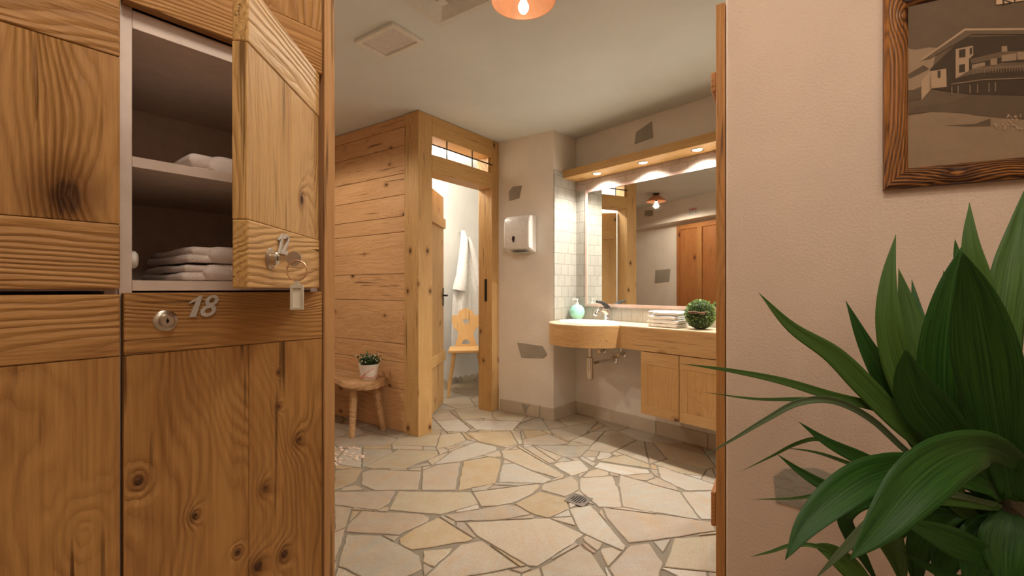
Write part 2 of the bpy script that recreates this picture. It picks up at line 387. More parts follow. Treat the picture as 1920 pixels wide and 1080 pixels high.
def digits(name, txt, size, depth, mat, parent, Mx, shear=.32):
    """cast metal house numbers drawn as outlines"""
    def ell(cx, cy, rx, ry, a0, a1, n): return [(cx+rx*math.cos(math.radians(a0+(a1-a0)*k/n)), cy+ry*math.sin(math.radians(a0+(a1-a0)*k/n))) for k in range(n+1)]
    G = {'1': ([(.14, 0), (.40, 0), (.37, 1.0), (.27, 1.0), (-.10, .66), (-.05, .60), (.17, .74)], [], .50),
         '8': (ell(.32, .28, .32, .285, 128, 412, 26)+ell(.32, .74, .27, .27, -52, 232, 26), [ell(.32, .75, .11, .12, 0, 345, 18), ell(.32, .27, .14, .12, 0, 345, 18)], .70),
         '2': (ell(.30, .70, .30, .30, 168, -38, 22)+[(.30, .20), (.40, .15), (.60, .24), (.62, .02), (.44, -.03), (.22, .02), (.0, .0), (.02, .14), (.32, .54)]+ell(.30, .70, .13, .15, -25, 150, 12), [], .66)}
    x = -.55; mb = MB()
    for c in txt:
        o, h, w_ = G[c]; f = lambda P: [((px+x+py*shear)*size, (py-.5)*size) for px, py in P]
        mb.holed(f(o), [f(q) for q in h], 0, depth*2); x += w_
    return mb.build(name, mat, parent, Mx, bevel=.0006)
def text_mesh(name, txt, size, depth, mat, parent, Mx, shear=.35, bold=.0):
    cu = bpy.data.curves.new(name, 'FONT'); cu.body = txt; cu.size = size; cu.extrude = depth; cu.shear = shear; cu.offset = bold
    cu.align_x = 'CENTER'; cu.align_y = 'CENTER'; cu.space_character = 1.05; cu.bevel_depth = depth*.3
    o = bpy.data.objects.new('tmp', cu); C.objects.link(o); dg = bpy.context.evaluated_depsgraph_get()
    me = bpy.data.meshes.new_from_object(o.evaluated_get(dg)); bpy.data.objects.remove(o)
    me.name = name; me.materials.clear(); me.materials.append(mat)
    r = bpy.data.objects.new(name, me); C.objects.link(r); r.parent = parent; r.matrix_local = Mx; return r

# ------------------------------------------------------------------ floor
PAL = {'b': (.56, .46, .33), 'o': (.57, .41, .21), 'p': (.62, .56, .46), 'k': (.50, .395, .29), 'y': (.57, .47, .30), 'g': (.48, .44, .35), 'w': (.68, .62, .52), 'r': (.50, .27, .15)}
TR = [  # outlines of the stones near the drain and the doorway, traced on the floor
 ('k', [(150,500),(430,515),(465,530),(455,550),(320,612),(75,598),(85,565)]),
 ('o', [(505,528),(670,630),(655,640),(390,685),(330,655),(330,630),(400,585)]),
 ('g', [(75,612),(310,620),(325,655),(415,700),(432,775),(345,812),(160,812),(40,760)]),
 ('y', [(440,690),(575,675),(560,700),(490,765),(440,735)]),
 ('b', [(600,660),(720,645),(888,765),(620,812),(440,812),(500,765)]),
 ('b', [(640,555),(1030,535),(1195,610),(1185,625),(975,760),(935,755),(700,620)]),
 ('k', [(540,520),(830,470),(880,478),(950,515),(800,540),(600,548)]),
 ('y', [(320,408),(660,412),(695,465),(620,485),(520,515),(280,495)]),
 ('k', [(15,410),(305,405),(275,460),(220,495),(20,470)]),
 ('b', [(675,410),(980,372),(990,385),(950,420),(840,470),(710,478)]),
 ('o', [(870,468),(990,410),(1110,440),(1125,488),(1030,532),(965,513)]),
 ('p', [(1130,490),(1235,475),(1400,665),(1380,690),(1290,715),(1185,600)]),
 ('b', [(1000,375),(1140,335),(1170,365),(1172,398),(1110,430),(1000,400)]),
 ('p', [(1180,345),(1335,335),(1360,400),(1380,480),(1270,480),(1225,430),(1180,400)]),
 ('p', [(1370,330),(1560,385),(1650,410),(1745,540),(1390,480),(1365,400)]),
 ('k', [(1290,485),(1560,520),(1810,548),(1820,595),(1500,640),(1415,650),(1310,530)]),
 ('w', [(1660,412),(1850,405),(1860,540),(1755,535),(1690,470)]),
 ('y', [(1630,630),(1860,615),(1860,790),(1580,765),(1600,720)]),
 ('g', [(1530,645),(1615,632),(1575,700)]),
 ('k', [(1420,665),(1510,655),(1565,740),(1600,812),(1340,812),(1320,770)]),
 ('b', [(1000,765),(1180,665),(1230,700),(1310,812),(1005,812)]),
 ('r', [(1185,655),(1210,655),(1255,690),(1240,705)]),
 ('o', [(630,265),(750,245),(805,255),(800,300),(780,365),(600,405),(605,380)]),
 ('w', [(815,280),(870,275),(1045,350),(1000,368),(795,362)]),
 ('k', [(435,310),(500,285),(615,270),(590,400),(430,400)]),
 ('b', [(150,320),(200,305),(425,312),(410,400),(210,400),(150,375)]),
 ('o', [(20,310),(120,295),(150,300),(120,355),(60,385),(15,400)]),
 ('b', [(60,390),(120,378),(160,400),(50,405)]),
 ('y', [(160,290),(320,210),(500,215),(510,235),(350,298),(200,298)]),
 ('w', [(490,280),(580,215),(690,175),(780,195),(785,215),(610,265)]),
 ('g', [(370,290),(460,273),(470,283),(370,300)]),
 ('w', [(500,75),(610,68),(660,110),(640,125),(545,120)]),
 ('w', [(630,70),(850,75),(900,78),(860,118),(690,113)]),
 ('o', [(640,130),(850,122),(885,185),(800,193),(700,170)]),
 ('y', [(520,140),(615,130),(640,165),(560,195),(500,205)]),
 ('b', [(805,215),(900,208),(1110,330),(1060,340),(830,270)]),
 ('k', [(910,200),(960,195),(1070,268),(1030,272)]),
 ('w', [(1060,285),(1080,255),(1170,250),(1220,300),(1200,335),(1140,333)]),
 ('p', [(1190,240),(1255,275),(1240,290),(1180,252)]),
 ('w', [(1270,270),(1500,305),(1545,375),(1400,330),(1225,325),(1235,295)]),
 ('g', [(965,190),(1230,192),(1325,215),(1260,243),(1110,243)]),
 ('y', [(1275,258),(1390,235),(1505,278),(1510,298),(1290,265)]),
 ('w', [(1550,287),(1840,380),(1850,400),(1680,400),(1565,345)]),
 ('k', [(910,160),(1030,135),(1130,178),(1060,188),(915,185)]),
 ('b', [(1040,115),(1270,75),(1200,138),(1130,168),(1050,130)]),
]
def cross(o, a, b): return (a[0]-o[0])*(b[1]-o[1])-(a[1]-o[1])*(b[0]-o[0])
def hull(P):
    P = sorted(set((round(p[0], 5), round(p[1], 5)) for p in P)); lo = []; up = []
    for p in P:
        while len(lo) > 1 and cross(lo[-2], lo[-1], p) <= 0: lo.pop()
        lo.append(p)
    for p in reversed(P):
        while len(up) > 1 and cross(up[-2], up[-1], p) <= 0: up.pop()
        up.append(p)
    return lo[:-1]+up[:-1]
def clip(poly, p, n):    # keep the side where (q-p).n <= 0
    out = []
    for i in range(len(poly)):
        a, b = poly[i], poly[(i+1) % len(poly)]
        da = (a[0]-p[0])*n[0]+(a[1]-p[1])*n[1]; db = (b[0]-p[0])*n[0]+(b[1]-p[1])*n[1]
        if da <= 0: out.append(a)
        if (da < 0 < db) or (db < 0 < da):
            t = da/(da-db); out.append((a[0]+(b[0]-a[0])*t, a[1]+(b[1]-a[1])*t))
    return out
def area(p): return .5*sum(p[i][0]*p[(i+1) % len(p)][1]-p[(i+1) % len(p)][0]*p[i][1] for i in range(len(p))) if len(p) > 2 else 0
def inset(poly, g):
    P = poly
    for i in range(len(poly)):
        a, b = poly[i], poly[(i+1) % len(poly)]; dx, dy = b[0]-a[0], b[1]-a[1]; l = math.hypot(dx, dy)
        if l < 1e-6: continue
        n = (dy/l, -dx/l); P = clip(P, (a[0]-n[0]*g, a[1]-n[1]*g), n)
        if len(P) < 3: return []
    return P
stones = []
for c, pts in TR:
    w_ = [floor_pt(620+x/2.526, 760+y/2.526) for x, y in pts]; stones.append((hull([(p.x, p.y) for p in w_]), PAL[c]))
def subtract(pieces, tp):
    nxt = []
    for pc in pieces:
        rem = pc; outs = []
        for k in range(len(tp)):
            a, b = tp[k], tp[(k+1) % len(tp)]; n = (b[1]-a[1], -(b[0]-a[0]))
            o_ = clip(rem, a, (-n[0], -n[1])); rem = clip(rem, a, n)
            if abs(area(o_)) > .0002: outs.append(o_)
            if abs(area(rem)) < .0002: rem = []; break
        nxt += outs if rem else [pc]
    return nxt
def grow(P, g):
    cx = sum(p[0] for p in P)/len(P); cy = sum(p[1] for p in P)/len(P); R_ = []
    for p in P:
        l = math.hypot(p[0]-cx, p[1]-cy); R_.append((cx+(p[0]-cx)*(l+g)/l, cy+(p[1]-cy)*(l+g)/l))
    return hull(R_)
grown = []
def inter(P, Q):
    for k in range(len(Q)):
        if len(P) < 3: return []
        a, b = Q[k], Q[(k+1) % len(Q)]; P = clip(P, a, (b[1]-a[1], -(b[0]-a[0])))
    return P
for poly, c in stones:
    poly = grow(poly, .007)
    for q, _ in grown:
        it = inter(poly, q)
        if len(it) > 2 and abs(area(it)) > 1e-6:
            best = []
            for k in range(len(q)):
                a, b = q[k], q[(k+1) % len(q)]; t_ = clip(poly, a, (-(b[1]-a[1]), b[0]-a[0]))
                if len(t_) > 2 and (not best or abs(area(t_)) > abs(area(best))): best = t_
            poly = best
        if len(poly) < 3: break
    if len(poly) > 2: grown.append((poly, c))
stones = grown
traced = [s[0] for s in stones]
seeds = []; rs = random.Random(3); g = .34
for i in range(-14, 10):
    for j in range(-6, 20):
        x = i*g+rs.uniform(-.15, .15)+(.17 if j % 2 else 0); y = j*g+rs.uniform(-.15, .15)
        if -4.4 < x < 3.0 and -1.7 < y < 6.3: seeds.append((x, y))
pal = [PAL[k] for k in 'bopkybgwkb']
for i, s in enumerate(seeds):
    cell = [(s[0]-.6, s[1]-.6), (s[0]+.6, s[1]-.6), (s[0]+.6, s[1]+.6), (s[0]-.6, s[1]+.6)]
    for j, q in enumerate(seeds):
        if i == j or abs(q[0]-s[0]) > 1 or abs(q[1]-s[1]) > 1: continue
        cell = clip(cell, ((s[0]+q[0])/2, (s[1]+q[1])/2), (q[0]-s[0], q[1]-s[1]))
        if len(cell) < 3: break
    pieces = [cell]
    for tp in traced: pieces = subtract(pieces, tp)
    for pc in pieces: stones.append((pc, rs.choice(pal)))
bm = bmesh.new(); colL = bm.loops.layers.float_color.new('stone'); veL = bm.loops.layers.float_color.new('veins')
for poly, col in stones:
    if area(poly) < 0: poly = poly[::-1]
    p0 = inset(poly, .0045)
    if len(p0) < 3 or area(p0) < .0012 or len(inset(poly, .013)) < 3: continue
    # subdivide and roughen edges
    pts = []
    for i in range(len(p0)):
        a, b = p0[i], p0[(i+1) % len(p0)]; L = math.hypot(b[0]-a[0], b[1]-a[1]); n = max(1, int(L/.03))
        for k in range(n):
            t = k/n; x = a[0]+(b[0]-a[0])*t; y = a[1]+(b[1]-a[1])*t
            am = .007 if area(p0) > .008 else .0
            nx = noise.noise(Vector((x*22, y*22, 1)))*am; ny = noise.noise(Vector((x*22, y*22, 7)))*am
            pts.append((x+nx, y+ny))
    if len(pts) < 3: continue
    cx = sum(p[0] for p in pts)/len(pts); cy = sum(p[1] for p in pts)/len(pts)
    def shr(p, d):
        l = math.hypot(p[0]-cx, p[1]-cy) or 1; return (p[0]-(p[0]-cx)/l*d, p[1]-(p[1]-cy)/l*d)
    r0 = [bm.verts.new((p[0], p[1], -.004)) for p in pts]; r1 = [bm.verts.new((p[0], p[1], -.001)) for p in pts]
    r2 = [bm.verts.new((*shr(p, .004), .001)) for p in pts]; n = len(pts)
    fs = [bm.faces.new(r2)]
    for i in range(n):
        j = (i+1) % n; fs.append(bm.faces.new((r0[i], r0[j], r1[j], r1[i]))); fs.append(bm.faces.new((r1[i], r1[j], r2[j], r2[i])))
    lum = sum(col)/3; col = tuple(x*.84+lum*.16 for x in col); k = rs.uniform(.58, .77); v = rs.random()
    for f in fs:
        for l in f.loops: l[colL] = (*(min(1, x*k) for x in col), 1); l[veL] = (v, v, v, 1)
base = bmesh.new(); 
me = bpy.data.meshes.new('floor'); 
vs = [bm.verts.new(p) for p in ((-4.6, -1.8, -.004), (3.2, -1.8, -.004), (3.2, 6.6, -.004), (-4.6, 6.6, -.004))]
gf = bm.faces.new(vs); gf.material_index = 1; base.free()
bm.normal_update(); bm.to_mesh(me); bm.free(); me.materials.append(M['stone']); me.materials.append(M['grout'])
fl = bpy.data.objects.new('floor', me); C.objects.link(fl); fl['kind'] = 'structure'

# pebble inlay at the left of the doorway
mb = MB(); pc = floor_pt(634, 856); rp = random.Random(5)
for i in range(60):
    a = rp.uniform(0, 2*PI); r = .17*math.sqrt(rp.random()); s_ = rp.uniform(.010, .018)
    mb.lathe([(0, -s_*.5), (s_*.8, -s_*.3), (s_, 0), (s_*.7, s_*.35), (0, s_*.5)], 8, (pc.x+r*math.cos(a), pc.y+r*math.sin(a), .003), 1, rp.uniform(.6, 1))
mb.build('pebble_inlay', M['pebble'], fl, Matrix.Identity(4), smooth=True)

# ------------------------------------------------------------------ shell
def seg(name, p, q, t, z0=-.02, z1=CEIL, mat='wallA', x0=0, x1=None, y0=0):
    Mx = frame(p, (q[0]-p[0], q[1]-p[1])); L = math.hypot(q[0]-p[0], q[1]-p[1])
    return struct(name, MB().box(x0, L if x1 is None else x1, y0, y0+t, z0, z1), M[mat], Mx)
struct('ceiling', MB().box(-4.6, 3.2, -1.8, 6.6, CEIL, CEIL+.1), M['ceil'])
# dispenser wall, slightly kinked, with the tiled niche return: one solid plan
Ki = (.244, 3.895)
dB = (Cc[0]+.5*.756, Cc[1]+.5*.654)
plan = [Bq, Ki, Kc, Cc, (Cc[0]+.15*.756, Cc[1]+.15*.654), (.345, 4.04), (.02, 4.28), (-.08, 4.20)]
w_back = struct('wall_back', MB().prism(plan[::-1], -.02, CEIL), M['wallA'])
w_mir = struct('wall_basin', MB().box(-.0, 2.3, 0, .15, -.02, CEIL), M['wallA'], F_mir)
me_ = F_mir @ Vector((2.3, 0, 0)); re_ = F_right @ Vector((1.75, .1, 0))
seg('wall_east', me_.xy, re_.xy, .1, mat='wallA')
w_right = struct('wall_right', MB().box(0, 2.3, 0, .10, -.02, CEIL), M['wallR'], F_right, bevel=.006)
rr = F_right @ Vector((2.3, 0, 0))
seg('wall_side_right', rr.xy, (2.85, -1.6), -.1, mat='wallR', y0=.1)
seg('wall_camera', (2.95, -1.6), (-2.4, -1.6), -.1, mat='wallR', y0=.1)
lk = F_lock @ Vector((-1.6, .47, 0)); lk2 = F_lock @ Vector((.34, .47, 0))
seg('wall_behind_lockers', lk.xy, lk2.xy, .08, mat='wallR')
seg('wall_side_left', (-2.4, -1.6), lk.xy, .1, mat='wallR')
hp = F_right @ Vector((0, 0, 0))
seg('wall_header', lk2.xy, hp.xy, .10, z0=2.13, mat='wallR')
# corridor wall seen in the mirror
w_left = struct('wall_left', MB().box(-1.42, 2.7, .20, .30, -.02, 2.10).box(-1.42, 2.7, 0, .30, 2.10, CEIL), M['wallA'], F_left)
p1 = F_left @ Vector((2.7, .3, 0)); p2 = F_plank @ Vector((2.6, -.1, 0))
seg('wall_far_left', p1.xy, p2.xy, .1)
# cubicle inner walls
struct('wall_cubicle_back', MB().box(.078, 2.5, 0, .1, -.02, CEIL), M['wallC'], F_back)
# inner lining of the planked side and far end
struct('wall_cubicle_side', MB().box(.16, 1.1, -.14, -.075, -.02, CEIL), M['wallC'], F_plank)
struct('wall_cubicle_end', MB().box(2.2, 2.3, .0, 1.1, -.02, CEIL), M['wallC'], F_front)
qc = F_front @ Vector((2.25, 0, 0)); seg('wall_cubicle_front', (.66, 4.14), qc.xy, .08, mat='wallC')

# ---- planked partition and cubicle timber frame
zl = [0.0, .325, .531, .672, 1.003, 1.209, 1.528, 1.649, 1.812, 1.974, 2.185, 2.327, 2.414]
pk = bpy.data.objects.new('wall_planked', None); C.objects.link(pk); pk.matrix_world = F_plank; pk['kind'] = 'structure'
for a, b_ in zip(zl, zl[1:]):
    x_ = .157
    MB().box(x_, 2.6, -.07, -.012, a+.0015, b_-.0015).build('plank', M['plank'], pk, Matrix.Identity(4), bevel=.003)
MB().box(.0, 2.6, -.074, -.071, 0, CEIL-.002).build('backing_board', M['dark'], pk, Matrix.Identity(4))
cf = bpy.data.objects.new('trim_cubicle_frame', None); C.objects.link(cf); cf.matrix_world = F_front; cf['kind'] = 'structure'
I4 = Matrix.Identity(4)
MB().box(0, .14, 0, .157, 0, CEIL-.003).build('corner_post', M['post'], cf, I4, bevel=.004)
MB().box(.86, .962, 0, .157, 0, CEIL-.003).build('door_post', M['post'], cf, I4, bevel=.004)
MB().box(.14, .86, 0, .157, 2.257, CEIL-.003).build('head_beam', M['beam'], cf, I4, bevel=.004)
MB().box(.14, .86, 0, .157, 1.985, 2.12).build('transom_beam', M['beam'], cf, I4, bevel=.004)
MB().box(.14, .16, .02, .157, 2.121, 2.256).build('transom_stop', M['post'], cf, I4, bevel=.003)
MB().box(.835, .86, .02, .157, 2.121, 2.256).build('transom_stop', M['post'], cf, I4, bevel=.003)
MB().box(.861, .863, .055, .085, .98, 1.18).build('strike_plate', M['iron'], cf, T(-.0025, 0, 0))
gr = thing('window_grille', F_front, 'black iron grille of thin rods in the opening above the cubicle door', 'grille')
MB().tube([(.10+.04, -.004, 2.19), (.93-.07, -.004, 2.19)], .006, 8).build('horizontal_rod', M['iron'], gr, I4, smooth=True)
for x_ in (.30, .60): MB().tube([(x_, .004, 2.12), (x_, .004, 2.257)], .005, 8).build('upright_rod', M['iron'], gr, I4, smooth=True)

# cubicle door leaf (ajar)
H1 = Vector((-.715, 3.60)); Fd = frame(H1, (.066, .76))
d1 = bpy.data.objects.new('door_1', None); C.objects.link(d1); d1.matrix_world = Fd; d1['kind'] = 'structure'
for i in range(4): MB().box(i*.19, i*.19+.188, 0, .028, .015, 1.96).build('door_board', M['post'], d1, I4, bevel=.002)
for z in (.42, 1.66): MB().box(.03, .755, -.022, 0, z, z+.09).build('ledge', M['beam'], d1, I4, bevel=.003)
MB().box(.715, .745, -.006, 0, .93, 1.10).build('latch_plate', M['iron'], d1, I4)
MB().tube([(.73, 0, 1.03), (.73, -.045, 1.03), (.70, -.05, 1.03), (.63, -.05, 1.03)], .008, 8).build('door_handle', M['iron'], d1, I4, smooth=True)
# cream skirting of rough stones in the cubicle
bs = bpy.data.objects.new('baseboard_cubicle', None); C.objects.link(bs); bs.matrix_world = F_back; bs['kind'] = 'structure'
rq = random.Random(9); x_ = .6
while x_ < 2.3:
    w_ = rq.uniform(.06, .12); h = rq.uniform(.06, .11)
    MB().prism([(x_, 0), (x_+w_, 0), (x_+w_-.004, h*.7), (x_+w_*.7, h), (x_+w_*.3, h*.96), (x_+.006, h*.65)], -.012, -.0005, 'XZ').build('skirting_stone', M['slate' if rq.random() < .35 else 'skirt'], bs, I4, bevel=.002)
    x_ += w_+.004

# ---- skirting in the wet room
def skirting(name, Mx, x0, x1, joints, h=.10, y=-.014):
    r = bpy.data.objects.new(name, None); C.objects.link(r); r.matrix_world = Mx; r['kind'] = 'structure'
    xs = [x0]+[j for j in joints if x0 < j < x1]+[x1]
    for a, b_ in zip(xs, xs[1:]): MB().box(a+.0015, b_-.0015, y, -.0003, .0, h).build('skirting_tile', M['skirt'], r, I4, bevel=.002)
skirting('baseboard_back', frame(Bq, (Ki[0]-Bq[0], Ki[1]-Bq[1])), .02, .44, [.30])
skirting('baseboard_column', frame(Ki, (Kc[0]-Ki[0], Kc[1]-Ki[1])), .0, .139, [])
skirting('baseboard_niche', F_niche, -.012, .31, [])
skirting('baseboard_basin', F_mir, .0, 2.25, [.39, .80, 1.20, 1.60, 2.0])
skirting('baseboard_left', F_left @ T(0, .20, 0), -1.3, 2.5, [-.8, -.3, .3, .8, 1.4, 2.0])

# ---- tiles round the mirror
struct('trim_1', MB().box(.002, .325, -.008, -.0002, .83, 2.09), M['tile'], F_niche)
struct('trim_2', MB().box(.0, .115, -.008, -.0002, .83, 2.03).box(.115, 2.25, -.008, -.0002, .83, .945), M['tile'], F_mir)
struct('trim_3', MB().box(.0, 2.25, -.0095, -.0002, 1.948, 2.032), M['tilerow'], F_mir)
mr = thing('wall_mirror', F_mir @ T(0, 0, 0), 'large rectangular wall mirror edged with pink stone above the wash basin', 'mirror')
MB().box(.132, 2.1, -.007, -.001, .968, 1.922).build('mirror_glass', M['mirror'], mr, I4)
MB().box(.112, .132, -.012, -.001, .945, 1.946).box(.132, 2.12, -.012, -.001, 1.922, 1.946).box(.132, 2.12, -.012, -.001, .945, .968).build('stone_edging', M['pinkedge'], mr, I4, bevel=.001)

# stone patches set in the plaster
def patch(px, Mx, parent, mat='slate', y=0, mirrored=False, th=.005):
    f = in_mirror if mirrored else on_plane
    pts = [f(Mx, a, b_, y) for a, b_ in px]
    if area(pts) < 0: pts = pts[::-1]
    mb = MB(); mb.prism(pts, y-th, y-.0003, 'XZ')
    o = mb.build('stone_patch', M[mat], parent, None, bevel=.0015)
    o.matrix_world = Mx; return o
Fbk = frame(Bq, (Ki[0]-Bq[0], Ki[1]-Bq[1]))
patch([(954, 360), (962, 350), (979, 348), (974, 372), (955, 377)], Fbk, w_back)
patch([(970, 642), (1018, 649), (1027, 665), (1020, 672), (978, 671)], Fbk, w_back)
patch([(1190, 271), (1193, 248), (1222, 228), (1225, 258)], F_mir, w_mir)
patch([(1450, 893), (1470, 878), (1530, 876), (1572, 893), (1580, 925), (1560, 945), (1500, 952), (1455, 940)], F_right, w_right, mat='slate', th=.006)
patch([(1210, 395), (1226, 394), (1225, 405), (1210, 406)], F_left, w_left, mirrored=True)
patch([(1230, 507), (1258, 504), (1256, 528), (1229, 531)], F_left, w_left, y=.20, mirrored=True)
# little fan of stone in the skirting
patch([(978, 757), (985, 776), (995, 756), (988, 762), (984, 758)], Fbk, w_back, mat='slate', y=-.014, th=.003)

# ---- ceiling fittings
Fc = frame((-.589, 2.26), D3)   # x along D3, y toward the room (-e)
ap = thing('access_panel', Fc, 'small square painted hatch in the ceiling left of the louvred vent', 'ceiling panel')
z = CEIL
MB().holed([(0, -.215), (.30, -.215), (.30, 0), (0, 0)], [[(.025, -.19), (.275, -.19), (.275, -.025), (.025, -.025)]], z-.018, z-.0005).build('panel_rim', M['panelp'], ap, I4, bevel=.003)
MB().box(.026, .274, -.189, -.026, z-.010, z-.001).build('panel_insert', M['glassp'], ap, I4, bevel=.002)
Fv = frame((-.354, 2.29), D3)   # y goes to -e
vt = thing('ceiling_vent', Fv @ T(-.36, 0, 0), 'square four-way louvred air vent set in the ceiling beside the copper lamp', 'vent')
Wv = .36
def sqr(a): return [(-Wv/2+a-.0, 0)]*0
def sq(i): return [(i, i), (Wv-i, i), (Wv-i, Wv-i), (i, Wv-i)]
Fv2 = Fv @ T(-0.0, 0, 0)
def ringq(mb, i0, z0, i1, z1, t=.004):
    a = [mb.bm.verts.new((x, y, z0)) for x, y in sq(i0)]; b_ = [mb.bm.verts.new((x, y, z1)) for x, y in sq(i1)]
    c = [mb.bm.verts.new((x, y, z1+t)) for x, y in sq(i1)]; d = [mb.bm.verts.new((x, y, z0+t)) for x, y in sq(i0)]
    for k in range(4):
        k2 = (k+1) % 4
        for q, r in ((a, b_), (b_, c), (c, d), (d, a)): mb.bm.faces.new((q[k], q[k2], r[k2], r[k]))
    bmesh.ops.recalc_face_normals(mb.bm, faces=mb.bm.faces)
# the vent spans from its near-corner toward -D3?  corner (0,0) and extends +x (left) and +y (to camera)
mb = MB(); ringq(mb, 0, z-.012, .035, z-.014, .010); mb.build('outer_rim', M['ventp'], vt, I4)
for k in range(4):
    mb = MB(); i = .036+k*.040; ringq(mb, i, z-.018-.008*k, i+.033, z-.004-.008*k, .002); mb.build('louvre', M['ventp'], vt, I4)
MB().box(.05, Wv-.05, .05, Wv-.05, z-.004, z-.001).build('duct_shadow', M['dark'], vt, I4)
MB().box(.160, Wv-.160, .160, Wv-.160, z-.046, z-.040).build('centre_plate', M['ventp'], vt, I4)

def ceiling_lamp(x, y, zb, label):
    t = thing('ceiling_lamp', T(x, y, 0), label, 'lamp', None)
    R = .135; prof_o = [(R, 0), (R*.96, .012), (R*.75, .045), (R*.45, .075), (R*.25, .088), (.028, .092)]
    prof = prof_o+[(.024, .088), (R*.24, .084), (R*.44, .071), (R*.73, .042), (R*.93, .012), (R*.975, .001), (R, 0)]
    MB().lathe(prof, 48, (0, 0, zb)).build('lamp_shade', M['copper'], t, I4, smooth=True)
    MB().lathe([(0, 0), (.012, .002), (.020, .014), (.022, .028), (.015, .045), (.012, .052), (0, .052)], 24, (0, 0, zb-.050)).build('bulb', M['bulb'], t, I4, smooth=True)
    MB().lathe([(0, .003), (.014, .003), (.016, .060), (.018, .060), (.020, .066), (.020, .092), (.026, .095), (.045, .100), (.045, CEIL-zb-.0005), (0, CEIL-zb-.0005)], 24, (0, 0, zb)).build('lamp_socket', M['black'], t, I4, smooth=True)
    return t
PL = (.048, 1.92)
ceiling_lamp(*PL, 2.30, 'copper shaded ceiling lamp with a glowing bulb, cut by the top edge')
ceiling_lamp(-1.95, 2.96, 2.30, 'copper shaded ceiling lamp seen only as a reflection in the mirror')
light('lamp_glow', 'SPOT', (PL[0], PL[1], 2.243), 26, (1, .94, .86), .03, rot=(0, 0, 0), spot=174, blend=.25)
light('lamp_glow', 'SPOT', (-1.95, 2.96, 2.243), 44, (1, .86, .70), .03, rot=(0, 0, 0), spot=174, blend=.25)

# cubicle lamp
cl = thing('flush_lamp', F_front @ T(.75, .62, 0), 'round white flush ceiling lamp inside the cubicle, glimpsed through the grille', 'lamp')
MB().lathe([(0, -.05), (.07, -.045), (.11, -.02), (.12, -.0005), (0, -.0005)], 32, (0, 0, CEIL)).build('lamp_glass', M['wclamp'], cl, I4, smooth=True)
q = F_front @ Vector((.75, .62, 2.33)); light('cubicle_light', 'POINT', q, 60, (1, .94, .84), .1)

# ------------------------------------------------------------------ light shelf with downlights
ls = thing('light_shelf', F_mir, 'long pale timber light shelf with recessed downlights above the mirror', 'shelf')
MB().box(.012, 2.25, -.20, -.0005, 2.033, 2.098).build('shelf_beam', M['beam'], ls, I4, bevel=.003)
for i, s_ in enumerate((.33, .76, 1.18, 1.60, 2.02)):
    lab = ['round recessed downlight nearest the tiled corner of the light shelf', 'middle one of the three recessed downlights in view on the light shelf', 'round recessed downlight nearest the brown door edge, on the light shelf'][i] if i < 3 else 'recessed downlight of the light shelf hidden behind the door edge'
    dl = thing('downlight', F_mir @ T(s_, -.12, 2.033), lab, 'downlight', 'downlights in the light shelf')
    MB().lathe([(.030, -.0005), (.042, -.0005), (.042, -.004), (.034, -.006), (.030, -.003)], 32).build('bezel', M['chrome'], dl, I4, smooth=True)
    MB().lathe([(0, -.0042), (.0295, -.0035), (.0295, -.0008), (0, -.0008)], 24).build('lens', M['spot'], dl, I4)
    p = F_mir @ Vector((s_, -.12, 2.020)); light('downlight_beam', 'SPOT', p, 44, (1, .96, .88), .022, rot=(0, 0, 0), spot=146, blend=.75)

# ------------------------------------------------------------------ vanity
vc = thing('vanity_counter', F_mir, 'wooden vanity counter with a rounded bulge holding the wash basin', 'counter')
cx, cy, R = .375, -.248, .33
out = [(.004, -.010), (.030, -.18)]
for k in range(0, 33):
    a = PI*1.0+(2*PI-.235-PI)*k/32; out.append((cx+R*math.cos(a), cy+R*math.sin(a)))
out += [(.705, -.322), (.73, -.329), (.77, -.330), (2.22, -.330), (2.22, -.010)]
bas = (.385, -.295, .265, .195)
hole = [(bas[0]+.98*bas[2]*.93*math.cos(k*2*PI/48), bas[1]+.93*bas[3]*math.sin(k*2*PI/48)) for k in range(48)]
MB().holed(out, [hole], .800, .830).build('countertop', M['pale'], vc, I4, bevel=.002)
fo = out[1:-1]; fo = fo[:-1]+[(2.22, -.330)]
def offs(P, d):
    R_ = []
    for i, p in enumerate(P):
        a = Vector(P[max(0, i-1)]); b_ = Vector(P[min(len(P)-1, i+1)]); t = (b_-a).normalized(); R_.append((p[0]-t.y*d, p[1]+t.x*d))
    return R_
fi = offs(fo, .025)
mb = MB(); fb = offs(fo, -.003)
rows = [[mb.bm.verts.new((x, y, z_)) for x, y in P] for P, z_ in ((fb, .667), (fb, .824), (fi, .799), (fi, .667))]
rows[2] = [mb.bm.verts.new((v.co.x, v.co.y, .799)) for v in rows[3]]
# outer face goes up beside the top slab only as a lip: stop at underside
for v in rows[1]: v.co.z = .7995
for r0, r1 in zip(rows, rows[1:]+rows[:1]):
    for i in range(len(r0)-1): mb.bm.faces.new((r0[i], r0[i+1], r1[i+1], r1[i]))
for i in (0, -1): mb.bm.faces.new([r[i] for r in rows])
bmesh.ops.recalc_face_normals(mb.bm, faces=mb.bm.faces)
mb.build('fascia', M['vanH'], vc, I4, smooth=True)
# slab edge strip in the fascia wood
fb2 = offs(fo, -.003); mb = MB(); f2 = offs(fo, -.0003)
rows = [[mb.bm.verts.new((x, y, z_)) for x, y in P] for P, z_ in ((fb2, .8), (fb2, .822), (f2, .822), (f2, .8))]
for r0, r1 in zip(rows, rows[1:]+rows[:1]):
    for i in range(len(r0)-1): mb.bm.faces.new((r0[i], r0[i+1], r1[i+1], r1[i]))
for i in (0, -1): mb.bm.faces.new([r[i] for r in rows])
bmesh.ops.recalc_face_normals(mb.bm, faces=mb.bm.faces)
mb.build('edge_strip', M['vanH'], vc, I4, smooth=True)

